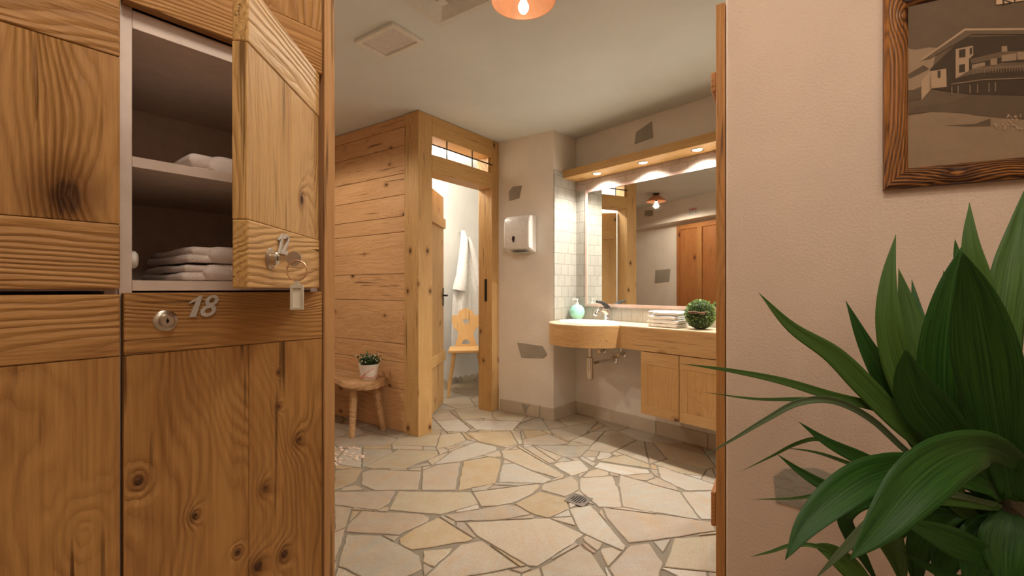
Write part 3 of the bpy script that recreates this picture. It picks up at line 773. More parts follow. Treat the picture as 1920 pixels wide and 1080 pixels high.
wb = thing('wash_basin', F_mir @ T(bas[0], bas[1], .830), 'white oval wash basin sunk into the rounded end of the counter', 'basin')
MB().lathe([(1.0, .0006), (1.0, .006), (.97, .012), (.92, .012), (.88, .004), (.80, -.035), (.55, -.10), (.2, -.125), (.02, -.128), (0, -.128), (0, -.135), (.2, -.133), (.58, -.108), (.84, -.04), (.90, -.010), (.90, .0006)], 56, sx=bas[2], sy=bas[3]).build('bowl', M['ceramic'], wb, I4, smooth=True)
MB().lathe([(0, 0), (.02, 0), (.022, .003), (0, .005)], 20, (0, 0, -.128)).build('drain_plug', M['chrome'], wb, I4, smooth=True)
fc = thing('faucet', F_mir @ T(.385, -.060, .830) @ Matrix.Scale(1.22, 4), 'chrome single-lever tap with a black lever behind the basin', 'tap')
MB().lathe([(0, .0005), (.026, .0005), (.026, .012), (.020, .020), (.019, .075), (.016, .085), (0, .086)], 24).tube([(0, -.004, .055), (0, -.04, .078), (0, -.08, .080), (0, -.115, .062), (0, -.125, .045)], [.019, .018, .016, .014, .013], 14).build('spout', M['chrome'], fc, I4, smooth=True)
MB().tube([(0, .012, .086), (0, -.01, .105), (0, -.055, .125), (0, -.10, .132)], [.016, .015, .011, .007], 12).build('lever', M['black'], fc, I4, smooth=True)
MB().lathe([(0, -.010), (.007, -.007), (.010, 0), (.007, .007), (0, .010)], 14, (0, -.105, .132)).build('lever_knob', M['black'], fc, I4, smooth=True)

sp = thing('soap_dispenser', F_mir @ T(.105, -.105, .830), 'round mint green soap dispenser with a white pump in the tiled corner', 'soap dispenser')
MB().lathe([(0, .0005), (.035, .0005), (.038, .008), (.058, .035), (.064, .068), (.056, .10), (.036, .122), (.016, .130), (0, .131)], 32).build('bottle', M['teal'], sp, I4, smooth=True)
MB().lathe([(0, .130), (.014, .130), (.014, .142), (.006, .145), (.005, .168), (.010, .170), (.010, .178), (0, .180)], 16).tube([(0, 0, .174), (-.012, -.02, .176), (-.02, -.035, .170)], .004, 8).build('pump', M['soap'], sp, I4, smooth=True)

# folded towels -------------------------------------------------------------
def towel_mesh(w, d, h, layers, seed=0, name='towel'):
    """a folded towel: layers wrap round a soft fold on the -y side"""
    r = random.Random(seed); bm = bmesh.new(); t = h/layers
    nx, ns = 18, 0
    prof = []   # closed outline in (y,z)
    for k in range(layers):
        z0 = k*t; back = d/2-r.uniform(0, .012); fr = -d/2+(r.uniform(0, .006))
        n = 8
        loop = []
        for i in range(n+1): a = PI/2+PI*i/n; loop.append((fr+t/2+math.cos(a)*t/2, z0+t/2+math.sin(a)*t/2))
        for i in range(1, 8): loop.append((fr+t/2+(back-fr-t)*i/8, z0))
        for i in range(n+1): a = -PI/2+PI*i/n; loop.append((back-t/2+math.cos(a)*t/2, z0+t/2+math.sin(a)*t/2))
        for i in range(1, 8): loop.append((back-t/2-(back-fr-t)*i/8, z0+t))
        rings = []
        xa = -w/2+r.uniform(0, .014); xb = w/2-r.uniform(0, .014)
        cyy = (fr+back)/2; cz = z0+t/2
        xs = [0, .01, .03]+[i/nx for i in range(1, nx)]+[.97, .99, 1]
        for u in xs:
            e = min(u, 1-u)*(xb-xa); s_ = min(1, math.sqrt(max(0, 1-(1-min(1, e/(t*.5)))**2))) if e < t*.5 else 1
            ring = []
            for (y, z_) in loop:
                yy = cyy+(y-cyy)*(1-(1-s_)*.03); zz = cz+(z_-cz)*max(.12, s_)
                x = xa+(xb-xa)*u
                q = Vector((x*9+seed, yy*9, zz*25+k*3)); dz = noise.noise(q)*.0035; dy = noise.noise(q+Vector((5, 5, 5)))*.003
                sag = 0.0
                ring.append(bm.verts.new((x, yy+dy, max(zz+dz*(1 if z_ > z0+.3*t or k else .0), .0006))))
            rings.append(ring)
        L = len(loop)
        for a_, b_ in zip(rings, rings[1:]):
            for i in range(L): bm.faces.new((a_[i], a_[(i+1) % L], b_[(i+1) % L], b_[i]))
        bm.faces.new(rings[0]); bm.faces.new(rings[-1][::-1])
    bmesh.ops.recalc_face_normals(bm, faces=bm.faces)
    me = bpy.data.meshes.new(name); bm.to_mesh(me); bm.free(); me.polygons.foreach_set('use_smooth', [True]*len(me.polygons)); return me
def towel(Mx, w, d, h, layers, mat, label, group, seed):
    a_ = towel_mesh(w-.035, d, h, 1, seed); b_ = towel_mesh(w, d-.022, h*.94, layers, seed+1)
    bm = bmesh.new(); bm.from_mesh(a_); bmesh.ops.translate(bm, vec=(.0175, 0, 0), verts=bm.verts)
    nv = len(bm.verts); bm.from_mesh(b_); bm.verts.ensure_lookup_table(); bmesh.ops.translate(bm, vec=(0, .004, .0006), verts=bm.verts[nv:])
    me = bpy.data.meshes.new('towel'); bm.to_mesh(me); bm.free(); me.polygons.foreach_set('use_smooth', [True]*len(me.polygons)); me.materials.append(M[mat])
    o = bpy.data.objects.new('folded_towel', me); C.objects.link(o); o.matrix_world = Mx; return tag(o, label, 'towel', group)
pos = ['lowest', 'second from the bottom', 'third from the bottom', 'topmost']
for k in range(4):
    towel(F_mir @ T(.995+.004*(k % 2), -.185, .8305+k*.0275), .25-.006*k, .17, .027, 2, 'towelW', 'white folded hand towel, %s of the stack on the vanity counter' % pos[k], 'hand towels on the counter', 20+k)

# boxwood ball
bx = thing('boxwood_ball', F_mir @ T(1.235, -.19, .8305), 'round clipped boxwood ball standing on the vanity counter', 'topiary')
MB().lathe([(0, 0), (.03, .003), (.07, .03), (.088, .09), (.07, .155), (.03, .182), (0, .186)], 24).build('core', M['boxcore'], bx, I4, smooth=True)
mb = MB(); rb = random.Random(11)
for i in range(1500):
    zc = 1-2*(i+.5)/1500; a = i*2.39996; rr_ = math.sqrt(1-zc*zc); n = Vector((rr_*math.cos(a), rr_*math.sin(a), zc))
    n = (n+Vector((rb.uniform(-.1, .1), rb.uniform(-.1, .1), rb.uniform(-.1, .1)))).normalized()
    c = Vector((0, 0, .097))+n*rb.uniform(.080, .090); t = n.orthogonal().normalized(); t.rotate(Matrix.Rotation(rb.uniform(0, 6.3), 3, n)); u = n.cross(t)
    ln = rb.uniform(.011, .018); d = (n+t*rb.uniform(-.7, .7)+u*rb.uniform(-.7, .7)).normalized(); sd = d.cross(t).normalized()*ln*.32
    p = [c, c+d*ln*.5+sd, c+d*ln, c+d*ln*.5-sd]
    if min(v.z for v in p) < .001: continue
    m4 = c+d*ln*.5+n.cross(sd).normalized()*.0015
    vs = [mb.bm.verts.new(v) for v in p]; mb.bm.faces.new(vs)
fo_ = mb.build('foliage', M['box'], bx, I4); fo_['kind'] = 'stuff'
MB().tube([(-.03, -.096, .115), (.01, -.105, .118), (.05, -.09, .112), (.08, -.06, .118)], .005, 6).tube([(-.02, -.098, .106), (.02, -.104, .110), (.07, -.078, .104)], .004, 6).build('twig', M['twig'], bx, I4, smooth=True)

# cabinet under counter
vb = thing('vanity_cabinet', F_mir, 'low wooden wall cabinet hung under the right half of the vanity counter', 'cabinet')
MB().box(.885, 2.20, -.305, -.016, .235, .664).build('cabinet_body', M['vanV'], vb, I4, bevel=.002)
for k, (a, b_) in enumerate(((.879, 1.163), (1.166, 1.455), (1.458, 1.75), (1.753, 2.05))):
    dd = MB().box(a+.012, b_-.012, -.3275, -.307, .24+.012, .654).build('cabinet_door', M['vanV'], vb, I4, bevel=.0015)
    MB().box(a+.001, b_-.001, -.3305, -.3065, .575, .661).build('door_rail', M['vanH'], dd, I4, bevel=.001)
    MB().box(a+.001, b_-.001, -.3305, -.3065, .233, .300).build('door_rail', M['vanH'], dd, I4, bevel=.001)
    for q0 in (a+.001, b_-.055): MB().box(q0, q0+.054, -.3300, -.3065, .3005, .5745).build('door_stile', M['vanV'], dd, I4, bevel=.001)

# waste pipe
tp = thing('waste_trap', F_mir, 'chrome bottle trap and waste pipe below the wash basin', 'pipe')
MB().lathe([(0, 0), (.020, .001), (.029, .010), (.029, .155), (.031, .157), (.031, .172), (.02, .176), (0, .176)], 24, (.39, -.28, .385)).build('bottle_trap', M['chrome'], tp, I4, smooth=True)
MB().tube([(.39, -.28, .558), (.39, -.28, .692)], .016, 16).build('tail_pipe', M['chrome'], tp, I4, smooth=True)
MB().tube([(.39, -.28, .515), (.415, -.24, .515), (.416, -.10, .515), (.416, -.001, .512)], .016, 16).build('wall_pipe', M['chrome'], tp, I4, smooth=True)
MB().lathe([(0, 0), (.034, 0), (.032, .010), (.018, .016), (0, .016)], 24, (.416, -.001, .512), rot=Matrix.Rotation(PI/2, 3, 'X')).build('wall_flange', M['chrome'], tp, I4, smooth=True)
for s_, z_, side in ((.309, .575, 'nearer the tiled corner'), (.506, .565, 'nearer the cabinet')):
    va = thing('angle_valve', F_mir @ T(s_, 0, z_), 'small chrome angle valve on the wall under the basin, %s' % side, 'valve', 'angle valves under the basin')
    MB().lathe([(0, .001), (.024, .001), (.022, .008), (.011, .012), (.011, .045), (.016, .046), (.018, .066), (.014, .070), (0, .070)], 18, rot=Matrix.Rotation(PI/2, 3, 'X')).tube([(0, -.035, 0), (0, -.035, .03), (.0, -.05, .085)], .006, 8).build('valve_body', M['chrome'], va, I4, smooth=True)

# paper towel dispenser
Fdp = Fbk
x0, _ = on_plane(Fdp, 960, 440, -.0)
pd = thing('paper_towel_dispenser', Fdp @ T(.275-.13, 0, 1.40), 'white plastic paper towel dispenser mounted on the plaster wall', 'dispenser')
pr = [(-.001, .0), (-.12, .035), (-.125, .06), (-.125, .25), (-.115, .290), (-.085, .315), (-.001, .325)]
mb = MB(); xs = (0, .26); rows = [[mb.bm.verts.new((x, y, z_)) for y, z_ in pr] for x in xs]
n = len(pr)
for i in range(n): mb.bm.faces.new((rows[0][i], rows[0][(i+1) % n], rows[1][(i+1) % n], rows[1][i]))
mb.bm.faces.new(rows[0]); mb.bm.faces.new(rows[1][::-1]); bmesh.ops.recalc_face_normals(mb.bm, faces=mb.bm.faces)
mb.build('housing', M['plast'], pd, I4, bevel=.012, seg=3, smooth=True)
MB().prism([(.105+.016*math.cos(a)*(1 if math.sin(a) > 0 else .75), .115+.028*math.sin(a)) for a in [k*2*PI/20 for k in range(20)]], -.1285, -.1255, 'XZ').build('sight_window', M['smoke'], pd, I4)
MB().box(.05, .21, -.10, -.03, .004, .0085).build('paper_slot', M['signg'], pd, RX(0) @ T(0, 0, -.004))

# floor drain
dp = floor_pt(1085, 938); Fdr = frame((dp.x, dp.y), E)
fd = thing('floor_drain', Fdr, 'square steel floor drain with slots set in the stone floor', 'drain')
sl = []
for k, (y_, l_) in enumerate(((-.034, .018), (-.0205, .034), (-.007, .040), (.007, .040), (.0205, .034), (.034, .018))): sl.append([(-l_, y_-.0038), (l_, y_-.0038), (l_, y_+.0038), (-l_, y_+.0038)])
MB().holed([(-.055, -.055), (.055, -.055), (.055, .055), (-.055, .055)], sl, .0015, .0045).build('grate', M['steel'], fd, I4)
MB().box(-.05, .05, -.05, .05, .0011, .0014).build('sump', M['dark'], fd, I4)

# ------------------------------------------------------------------ cubicle: robe and chair
hs, hz = on_plane(F_back, 862, 437, -.03)
hk = thing('robe_hook', F_back @ T(hs, 0, hz), 'small metal hook on the cubicle wall holding up the bathrobe', 'hook')
MB().tube([(0, -.001, 0), (0, -.03, 0), (0, -.045, .012), (0, -.045, .03)], .005, 8).build('hook_arm', M['chrome'], hk, I4, smooth=True)
mb = MB(); NR, NA = 34, 64; rings = []
for i in range(NR+1):
    t = i/NR; zz = .025-1.36*t
    wd = .018+.165*min(1, t*1.7)**.9+.07*max(0, t-.45)*1.2; dp_ = .03+.045*min(1, t*2)
    ring = []
    for k in range(NA):
        a = k*2*PI/NA; f_ = 1+.16*min(1, t*3)*math.sin(5*a+1.2*t)+.10*math.sin(11*a+3*t)*min(1, t*2)
        x = math.cos(a)*wd*f_+.05*t; y = -.055-dp_+math.sin(a)*dp_*f_
        ring.append(mb.bm.verts.new((x, min(y, -.006), zz+(.02*math.sin(3*a) if i == NR else 0))))
    rings.append(ring)
for a_, b_ in zip(rings, rings[1:]):
    for k in range(NA): mb.bm.faces.new((a_[k], a_[(k+1) % NA], b_[(k+1) % NA], b_[k]))
mb.bm.faces.new(rings[0]); mb.bm.faces.new(rings[-1][::-1]); bmesh.ops.recalc_face_normals(mb.bm, faces=mb.bm.faces)
rb_ = thing('bathrobe', F_back @ T(hs, 0, hz), 'white terry bathrobe hanging on the cubicle wall behind the chair', 'bathrobe')
mb.build('robe_body', M['robe'], rb_, I4, smooth=True)
for sg, ln, x1_ in ((-1, .60, -.13), (1, .70, .20)):
    mb = MB(); P = []; Rr = []
    for i in range(15):
        t = i/14; P.append((sg*.02+(x1_-sg*.02)*t**.8, -.145-.02*math.sin(t*3), -.06-ln*t)); Rr.append(.024+.055*t+.004*math.sin(9*t))
    mb.tube(P, Rr, 18); 
    mb.build('robe_sleeve', M['robe'], rb_, I4, smooth=True)
mb = MB().tube([(-.03, -.15, -.02), (-.045, -.155, -.20), (-.02, -.155, -.45), (.02, -.16, -.72)], [.012, .02, .02, .012], 12); mb.build('robe_lapel', M['robe'], rb_, I4, smooth=True)

ch = thing('heart_chair', T(-.475, 4.79, 0) @ RZ(math.radians(8)), 'pale wooden farmhouse chair with a heart cut in its carved back', 'chair')
MB().prism([(-.19, -.16), (-.165, -.185), (.165, -.185), (.19, -.16), (.17, .16), (.145, .18), (-.145, .18), (-.17, .16)], .445, .475).build('seat', M['chair'], ch, I4, bevel=.006)
half = [(.115, 0), (.10, .06), (.08, .123), (.093, .167), (.13, .20), (.15, .255), (.15, .325), (.12, .335), (.088, .335), (.079, .37), (.044, .395), (0, .41)]
outl = half+[(-x, z_) for x, z_ in half[::-1][1:]]
heart = []
for k in range(28):
    a = k*2*PI/28; heart.append((.030*math.sin(a)**3, .265+.0022*(13*math.cos(a)-5*math.cos(2*a)-2*math.cos(3*a)-math.cos(4*a))))
heart = [(x*1.1, z_) for x, z_ in heart]
arch = [(.045*math.cos(PI*k/12), .02+.05*math.sin(PI*k/12)) for k in range(13)]
MB().holed(outl, [heart[::-1], arch], -.012, .012, 'XZ').build('backrest', M['chair'], ch, T(0, .15, .475) @ RX(-.14), bevel=.003)
for sx in (-1, 1):
    for sy in (-1, 1):
        MB().tube([(sx*.125, sy*.12, .446), (sx*.19, sy*.18-.0, .004)], [.019, .013], 8).build('leg', M['chair'], ch, I4)

# ------------------------------------------------------------------ bench with potted succulent
bn = thing('rustic_bench', F_plank @ T(.03, 0, 0), 'rough live-edge wooden bench on splayed legs against the planked wall', 'bench')
o_ = [(.30, .035), (.25, .16), (.26, .24), (.32, .315), (.42, .335), (.50, .30), (.60, .27), (.75, .285), (.95, .29), (1.3, .29), (1.6, .30), (1.6, .012), (.34, .012)]
mb = MB(); pts = []
for i in range(len(o_)):
    a, b_ = o_[i], o_[(i+1) % len(o_)]; n = max(1, int(math.hypot(b_[0]-a[0], b_[1]-a[1])/.04))
    for k in range(n):
        t = k/n; x = a[0]+(b_[0]-a[0])*t; y = a[1]+(b_[1]-a[1])*t; pts.append((x+noise.noise(Vector((x*14, y*14, 0)))*.008, max(.006, y+noise.noise(Vector((x*14, y*14, 4)))*.008)))
cxm, cym = .8, .15
def sh(p, f): return (p[0], .012+(p[1]-.012)*f) if p[1] > .05 else p
r = [[mb.bm.verts.new((*q_, z_)) for q_ in P] for P, z_ in (([sh(p, .90) for p in pts], .350), ([sh(p, .99) for p in pts], .372), ([sh(p, .97) for p in pts], .400), ([sh(p, .93) for p in pts], .410))]
for a_, b_ in zip(r, r[1:]):
    for i in range(len(pts)): mb.bm.faces.new((a_[i], a_[(i+1) % len(pts)], b_[(i+1) % len(pts)], b_[i]))
mb.bm.faces.new(r[0][::-1]); mb.bm.faces.new(r[-1]); bmesh.ops.recalc_face_normals(mb.bm, faces=mb.bm.faces)
mb.build('seat', M['rustic'], bn, I4, smooth=True)
for (a, b_) in (((.40, .24, .36), (.365, .285, .0)), ((.37, .07, .36), (.31, .04, .0)), ((.62, .08, .36), (.665, .05, .0)), ((1.4, .22, .36), (1.45, .27, .0)), ((1.42, .07, .36), (1.47, .04, .0))):
    MB().tube([a, b_], [.030, .021], 7).build('leg', M['rustic'], bn, I4, bevel=.002)
ps = F_plank @ Vector((.375, .15, .4105))
po = thing('potted_succulent', T(*ps), 'small succulent with white buds in a white and pink pot on the bench', 'potted plant')
MB().lathe([(0, 0), (.052, 0), (.056, .004), (.060, .03), (.072, .095), (.076, .115), (.070, .117), (.066, .10), (0, .098)], 28).build('pot', M['potw'], po, I4, smooth=True)
MB().tube([(math.cos(k*PI/14)*.0605, math.sin(k*PI/14)*.0605, .024+.004*math.sin(k)) for k in range(28)], .005, 6, closed=True).tube([(math.cos(a)*(.064+.0004*abs(i)), math.sin(a)*(.064+.0004*abs(i)), .03+.006*i) for i, a in enumerate([-2.2+.14*j for j in range(12)])], .0045, 6).build('pot_band', M['potp'], po, I4, smooth=True)
mb = MB(); rg = random.Random(4); bd = MB()
for i in range(95):
    a = rg.uniform(0, 2*PI); r0 = .055*math.sqrt(rg.random()); tip = Vector((math.cos(a)*r0*1.7, math.sin(a)*r0*1.7, .135+rg.uniform(0, .065)-r0*.3)); bs_ = Vector((math.cos(a)*r0*.7, math.sin(a)*r0*.7, .098))
    mb.tube([bs_, tip], [.0025, .0015], 5)
    for j in range(3):
        c = bs_.lerp(tip, .55+.2*j); d = Vector((rg.uniform(-1, 1), rg.uniform(-1, 1), rg.uniform(.1, .8))).normalized(); s_ = d.cross(Vector((0, 0, 1))).normalized()*.009
        mb.bm.faces.new([mb.bm.verts.new(v) for v in (c, c+d*.012+s_, c+d*.026, c+d*.012-s_)])
    if i % 3 == 0: bd.lathe([(0, -.005), (.005, 0), (.0045, .005), (0, .008)], 6, tip)
mb.build('foliage', M['green'], po, I4)['kind'] = 'stuff'
bd.build('flower_buds', M['bud'], po, I4)['kind'] = 'stuff'

# ------------------------------------------------------------------ brown door in the corridor, seen in the mirror
sa, _ = in_mirror(F_left, 1272, 500, .20); sb, _ = in_mirror(F_left, 1341, 500, .20)
d3 = bpy.data.objects.new('door_3', None); C.objects.link(d3); d3.matrix_world = F_left @ T(0, .20, 0); d3['kind'] = 'structure'
hi_, lo_ = sa, sa-1.0
MB().box(hi_-.06, hi_, -.03, -.0005, 0, 2.06).box(lo_, lo_+.06, -.03, -.0005, 0, 2.06).build('door_frame', M['red'], d3, I4, bevel=.003)
MB().box(lo_+.06, hi_-.06, -.03, -.0005, 1.99, 2.06).build('door_head', M['jambX'], d3, I4, bevel=.003)
MB().box(lo_+.06, hi_-.06, -.012, -.0005, 0, 1.99).build('door_leaf', M['red'], d3, I4)
MB().box(hi_-.49, hi_-.40, -.034, -.012, 0, 1.99).build('door_mullion', M['jamb'], d3, I4, bevel=.003)
# warning sign above
sx_, sz_ = in_mirror(F_left, 1300, 396, 0.0)
sg = thing('wall_sign', F_left @ T(sx_, 0, sz_), 'small white notice with red print on the beam, reflected in the mirror', 'sign')
MB().box(-.085, .085, -.004, -.0005, -.055, .055).build('sign_board', M['signw'], sg, I4)
mb = MB(); rg = random.Random(2); x = -.075
while x < .07:
    wd = rg.uniform(.008, .018); mb.box(x, x+wd*.4, -.0052, -.0042, .008, .045); mb.box(x, x+wd, -.0052, -.0042, rg.choice((.008, .022, .038)), rg.choice((.0145, .028, .045))+.001); x += wd+.004
mb.build('red_print', M['signr'], sg, I4)
mb = MB()
for zz, a_, b_ in ((-.008, -.03, .07), (-.022, -.02, .065), (-.036, -.01, .07)): mb.box(a_, b_, -.0052, -.0042, zz-.003, zz+.002)
mb.lathe([(0, 0), (.014, 0), (.014, .001), (0, .001)], 16, (-.055, -.0042, -.022), rot=Matrix.Rotation(PI/2, 3, 'X'))
mb.build('grey_print', M['signg'], sg, I4)
# framed opening far left in corridor: second slim door frame is part of the wall

# ------------------------------------------------------------------ open batten door at right (seen edge-on)
d2 = bpy.data.objects.new('door_2', None); C.objects.link(d2); d2.matrix_world = F_leaf2; d2['kind'] = 'structure'
MB().box(0, .80, -.0285, 0, .01, 2.045).build('door_leaf', M['jamb'], d2, I4, bevel=.002)
for z0, z1 in ((.30, .415), (1.76, 1.825)): MB().box(.006, .78, .0005, .016, z0, z1).build('batten', M['jambX'], d2, I4, bevel=.004)

# ------------------------------------------------------------------ lockers
def locker_front(parent, Mx, x0, x1, z0, z1, rt, rb, mH, mV, y0=0.0, y1=.021, seam=None, name='door', mP=None):
    """door with flush horizontal rails and an upright board panel"""
    d = MB().box(x0, x1, y0+.0045, y1, z0+rb, z1-rt)
    d = d.build(name, mV, parent, Mx, bevel=.001)
    MB().box(x0, x1, y0, y1, z1-rt+.0004, z1).build('top_rail', mH, d, I4, bevel=.0022)
    MB().box(x0, x1, y0, y1, z0, z0+rb-.0004).build('bottom_rail', mH, d, I4, bevel=.0022)
    xs = [x0]+(seam or [])+[x1]
    for a, b_ in zip(xs, xs[1:]): MB().box(a+.0002, b_-.0002, y0+.0016, y0+.0044, z0+rb+.0004, z1-rt-.0004).build('panel_board', mP or mV, d, I4, bevel=.0008)
    return d
def carcass(parent, x0, x1):
    yb = .45; yf = .0225; t = .016
    MB().box(x0, x0+t, yf, yb, .02, 1.98).build('side_panel', M['melamine'], parent, I4, bevel=.0006)
    MB().box(x1-t, x1, yf, yb, .02, 1.98).build('side_panel', M['melamine'], parent, I4, bevel=.0006)
    MB().box(x0+t, x1-t, yb-.012, yb, .02, 1.98).build('back_panel', M['melamine'], parent, I4)
    for z_ in (.02, 1.0955, 1.5065, 1.964):
        h = .0165 if z_ != 1.5065 else .028
        MB().box(x0+t+.0003, x1-t-.0003, yf, yb-.0125, z_, z_+h).build('shelf_board', M['melamine'], parent, I4, bevel=.0006)
L1 = thing('locker', F_lock @ T(-.32, 0, 0), 'closed wooden-fronted locker column at the left edge of the photo', 'locker')
carcass(L1, 0, .319)
for z0, z1, rt, rb in ((.06, 1.0905, .093, .10), (1.0985, 1.5325, .086, .097), (1.5365, 1.98, .086, .086)):
    locker_front(L1, I4, .0015, .3175, z0, z1, rt, rb, M['lockH'], M['lockV'], mP=M['leftpanel'] if z0 > 1.0 and z0 < 1.2 else None)
L2 = thing('locker', F_lock, 'wooden-fronted locker column numbered 12 and 18, its upper door open', 'locker')
carcass(L2, 0, .3195)
MB().box(.0165, .303, .024, .437, 1.290, 1.3065).build('inner_shelf', M['melamine'], L2, I4, bevel=.0006)
MB().box(.320, .343, -.004, .452, .0, 1.995).build('end_panel', M['edge'], L2, I4, bevel=.002)
dl_ = locker_front(L2, I4, .0015, .3175, .06, 1.0925, .095, .10, M['lockH'], M['lockV'], seam=[.178], mP=M['lowpanel'])
locker_front(L2, I4, .0015, .3175, 1.5365, 1.98, .086, .086, M['lockH'], M['lockV'], seam=[.2])
def lockcyl(parent, Mx):
    o = MB().lathe([(0, 0), (.0165, 0), (.0165, .0015), (.0135, .0035), (.0105, .004), (.0100, .0105), (.0085, .012), (0, .012)], 28).build('lock', M['nickel'], parent, Mx, smooth=True)
    MB().lathe([(0, .0120), (.0022, .0120), (.0022, .0126), (0, .0126)], 12).box(-.0008, .0008, -.004, .004, .0120, .0126).build('keyhole', M['dark'], o, I4)
RXF = Matrix.Rotation(PI/2, 4, 'X')      # local z -> -y (toward viewer)
lx, lz = on_plane(F_lock, 310, 601, 0)
lockcyl(dl_, T(lx, 0, lz) @ RXF)
nx_, nz_ = on_plane(F_lock, 373, 574, 0)
digits('number', '18', .036, .0016, M['zinc'], dl_, T(nx_, -.0006, nz_) @ RXF)
# open door 12
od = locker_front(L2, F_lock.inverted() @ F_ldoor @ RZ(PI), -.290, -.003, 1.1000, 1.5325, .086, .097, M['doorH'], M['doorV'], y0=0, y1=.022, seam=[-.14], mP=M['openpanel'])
# the door's own frame: x from the free edge (-.300) to the hinge (0), outer face toward -y
F_od = F_ldoor @ RZ(PI)
kx, kz = on_plane(F_od, 506, 485, 0)
lockcyl(od, T(kx, 0, kz) @ RXF)
tx, tz = on_plane(F_od, 526, 457, 0)
digits('number', '12', .034, .0016, M['zinc'], od, T(tx, -.0006, tz) @ RXF)
MB().lathe([(0, 0), (.014, 0), (.014, .006), (.011, .009), (0, .009)], 20, rot=Matrix.Rotation(PI/2, 3, 'Y')).build('door_catch', M['soap'], L2, T(.0165, .040, 1.145), smooth=True)

# key with ring and tag in lock 12
kp = F_od @ Vector((kx, -.0127, kz))
ky = thing('key', T(*kp), 'flat metal key in the lock of door 12 with a ring and beige tag', 'key')
MB().box(0, .014, -.0010, .0010, -.0035, .0035).lathe([(0, -.0011), (.0115, -.0011), (.0115, .0011), (0, .0011)], 24, (.0235, 0, 0), rot=Matrix.Rotation(PI/2, 3, 'X')).build('key_blade', M['nickel'], ky, RZ(math.radians(4)))
MB().tube([(.0290+.0145*math.sin(a), .0025*math.sin(a), -.0185+.0155*math.cos(a)) for a in [k*2*PI/32 for k in range(32)]], .0012, 8, closed=True).build('key_ring', M['ringc'], ky, I4, smooth=True)
tg = MB().holed([(-.0095, -.0385), (.0095, -.0385), (.0095, 0), (.003, .001), (.003, .006), (-.003, .006), (-.003, .001), (-.0095, 0)], [[(-.006, -.034), (.006, -.034), (.006, -.005), (-.006, -.005)]], -.003, .003, 'XZ').build('tag_frame', M['tag'], ky, T(.029, .0, -.041) @ RZ(.25), bevel=.0006)
MB().box(-.006, .006, -.0006, .0008, -.034, -.005).build('tag_insert', M['paper'], ky, T(.029, .0, -.041) @ RZ(.25))

# towels in locker 12
for k in range(2):
    towel(F_lock @ T(.195+.003*k, .20, 1.1125+k*.0325), .205-.006*k, .29, .0315, 2, 'towel', 'folded pinkish white towel, %s of two on the floor of the open locker' % ('lower', 'upper')[k], 'towels in the open locker', 40+k)
towel(F_lock @ T(.205, .24, 1.307), .19, .27, .052, 2, 'towel', 'folded white towel alone on the shelf of the open locker', 'towels in the open locker', 47)

# ------------------------------------------------------------------ picture on the right wall
pf = thing('picture_frame', F_right, 'scorched wooden picture frame with an old sepia chalet photograph', 'picture')
s0, s1, z0, z1 = .405, 1.20, 1.378, 1.935; fw = .054
def mitre(pts, name, mat):
    mb = MB(); n = 4
    prof = [(0, -.004), (0, -.024), (.18, -.030), (.5, -.027), (.8, -.022), (1, -.014), (1, -.004)]
    A0, B0, A1, B1 = [Vector(p) for p in pts]     # outer a,b  inner a,b
    rows = []
    for o_, i_ in ((A0, A1), (B0, B1)): rows.append([mb.bm.verts.new((o_.x+(i_.x-o_.x)*t, y, o_.y+(i_.y-o_.y)*t)) for t, y in prof])
    L = len(prof)
    for i in range(L): mb.bm.faces.new((rows[0][i], rows[0][(i+1) % L], rows[1][(i+1) % L], rows[1][i]))
    mb.bm.faces.new(rows[0]); mb.bm.faces.new(rows[1][::-1]); bmesh.ops.recalc_face_normals(mb.bm, faces=mb.bm.faces)
    return mb.build(name, mat, pf, I4)
O_ = [(s0, z0), (s1, z0), (s1, z1), (s0, z1)]; In = [(s0+fw, z0+fw), (s1-fw, z0+fw), (s1-fw, z1-fw), (s0+fw, z1-fw)]
for k in range(4): mitre((O_[k], O_[(k+1) % 4], In[k], In[(k+1) % 4]), 'frame_side', M['scorch' if k % 2 == 0 else 'scorchV'])
def sep(v): return (v*1.15, v*.76, v*.46)
cols = dict(sky=.13, hill=.28, snow=.25, roof=.13, wall=.06, white=.36, win=.06, edge=.38, mid=.13, rail=.2, pale=.27, bush=.11, card=.5)
for k_, v_ in cols.items(): M['ph_'+k_] = plain('sepia_print_'+k_, sep(v_), .6, 0, .12)
def Z8(x, y): return on_plane(F_right, 1620+x/2.7, y/2.7, -.012)
def flat(pts, mat, y, mb=None):
    P = [Z8(*p) for p in pts]
    P = [(min(max(a, s0+fw), s1-fw), min(max(b_, z0+fw), z1-fw)) for a, b_ in P]
    mb = mb or MB(); mb.prism(P, y, y+.0004, 'XZ'); return mb
ph = MB().box(s0+fw-.004, s1-fw+.004, -.0118, -.005, z0+fw-.004, z1-fw+.004).build('sepia_photograph', M['ph_sky'], pf, I4)
def art(name, mat, lst, y):
    mb = MB()
    for pts in lst: flat(pts, None, y, mb)
    mb.build(name, M['ph_'+mat], ph, I4)
art('snow_ground', 'snow', [[(200, 590), (350, 566), (500, 575), (700, 600), (1400, 640), (1400, 900), (200, 900)]], -.0126)
art('snowy_hill', 'hill', [[(200, 250), (260, 252), (330, 240), (370, 243), (330, 420), (200, 470)]], -.0123)
art('dark_slope', 'bush', [[(205, 380), (300, 330), (330, 350), (230, 400)], [(205, 460), (280, 455), (295, 500), (205, 515)], [(205, 580), (260, 540), (420, 520), (620, 450), (1400, 450), (1400, 610), (700, 600), (560, 585), (500, 572), (340, 568)], [(405, 636), (560, 628), (640, 600), (640, 640), (520, 642)]], -.0129)
art('chalet_wall', 'wall', [[(335, 350), (500, 190), (1400, 160), (1400, 500), (560, 480), (330, 450)]], -.0132)
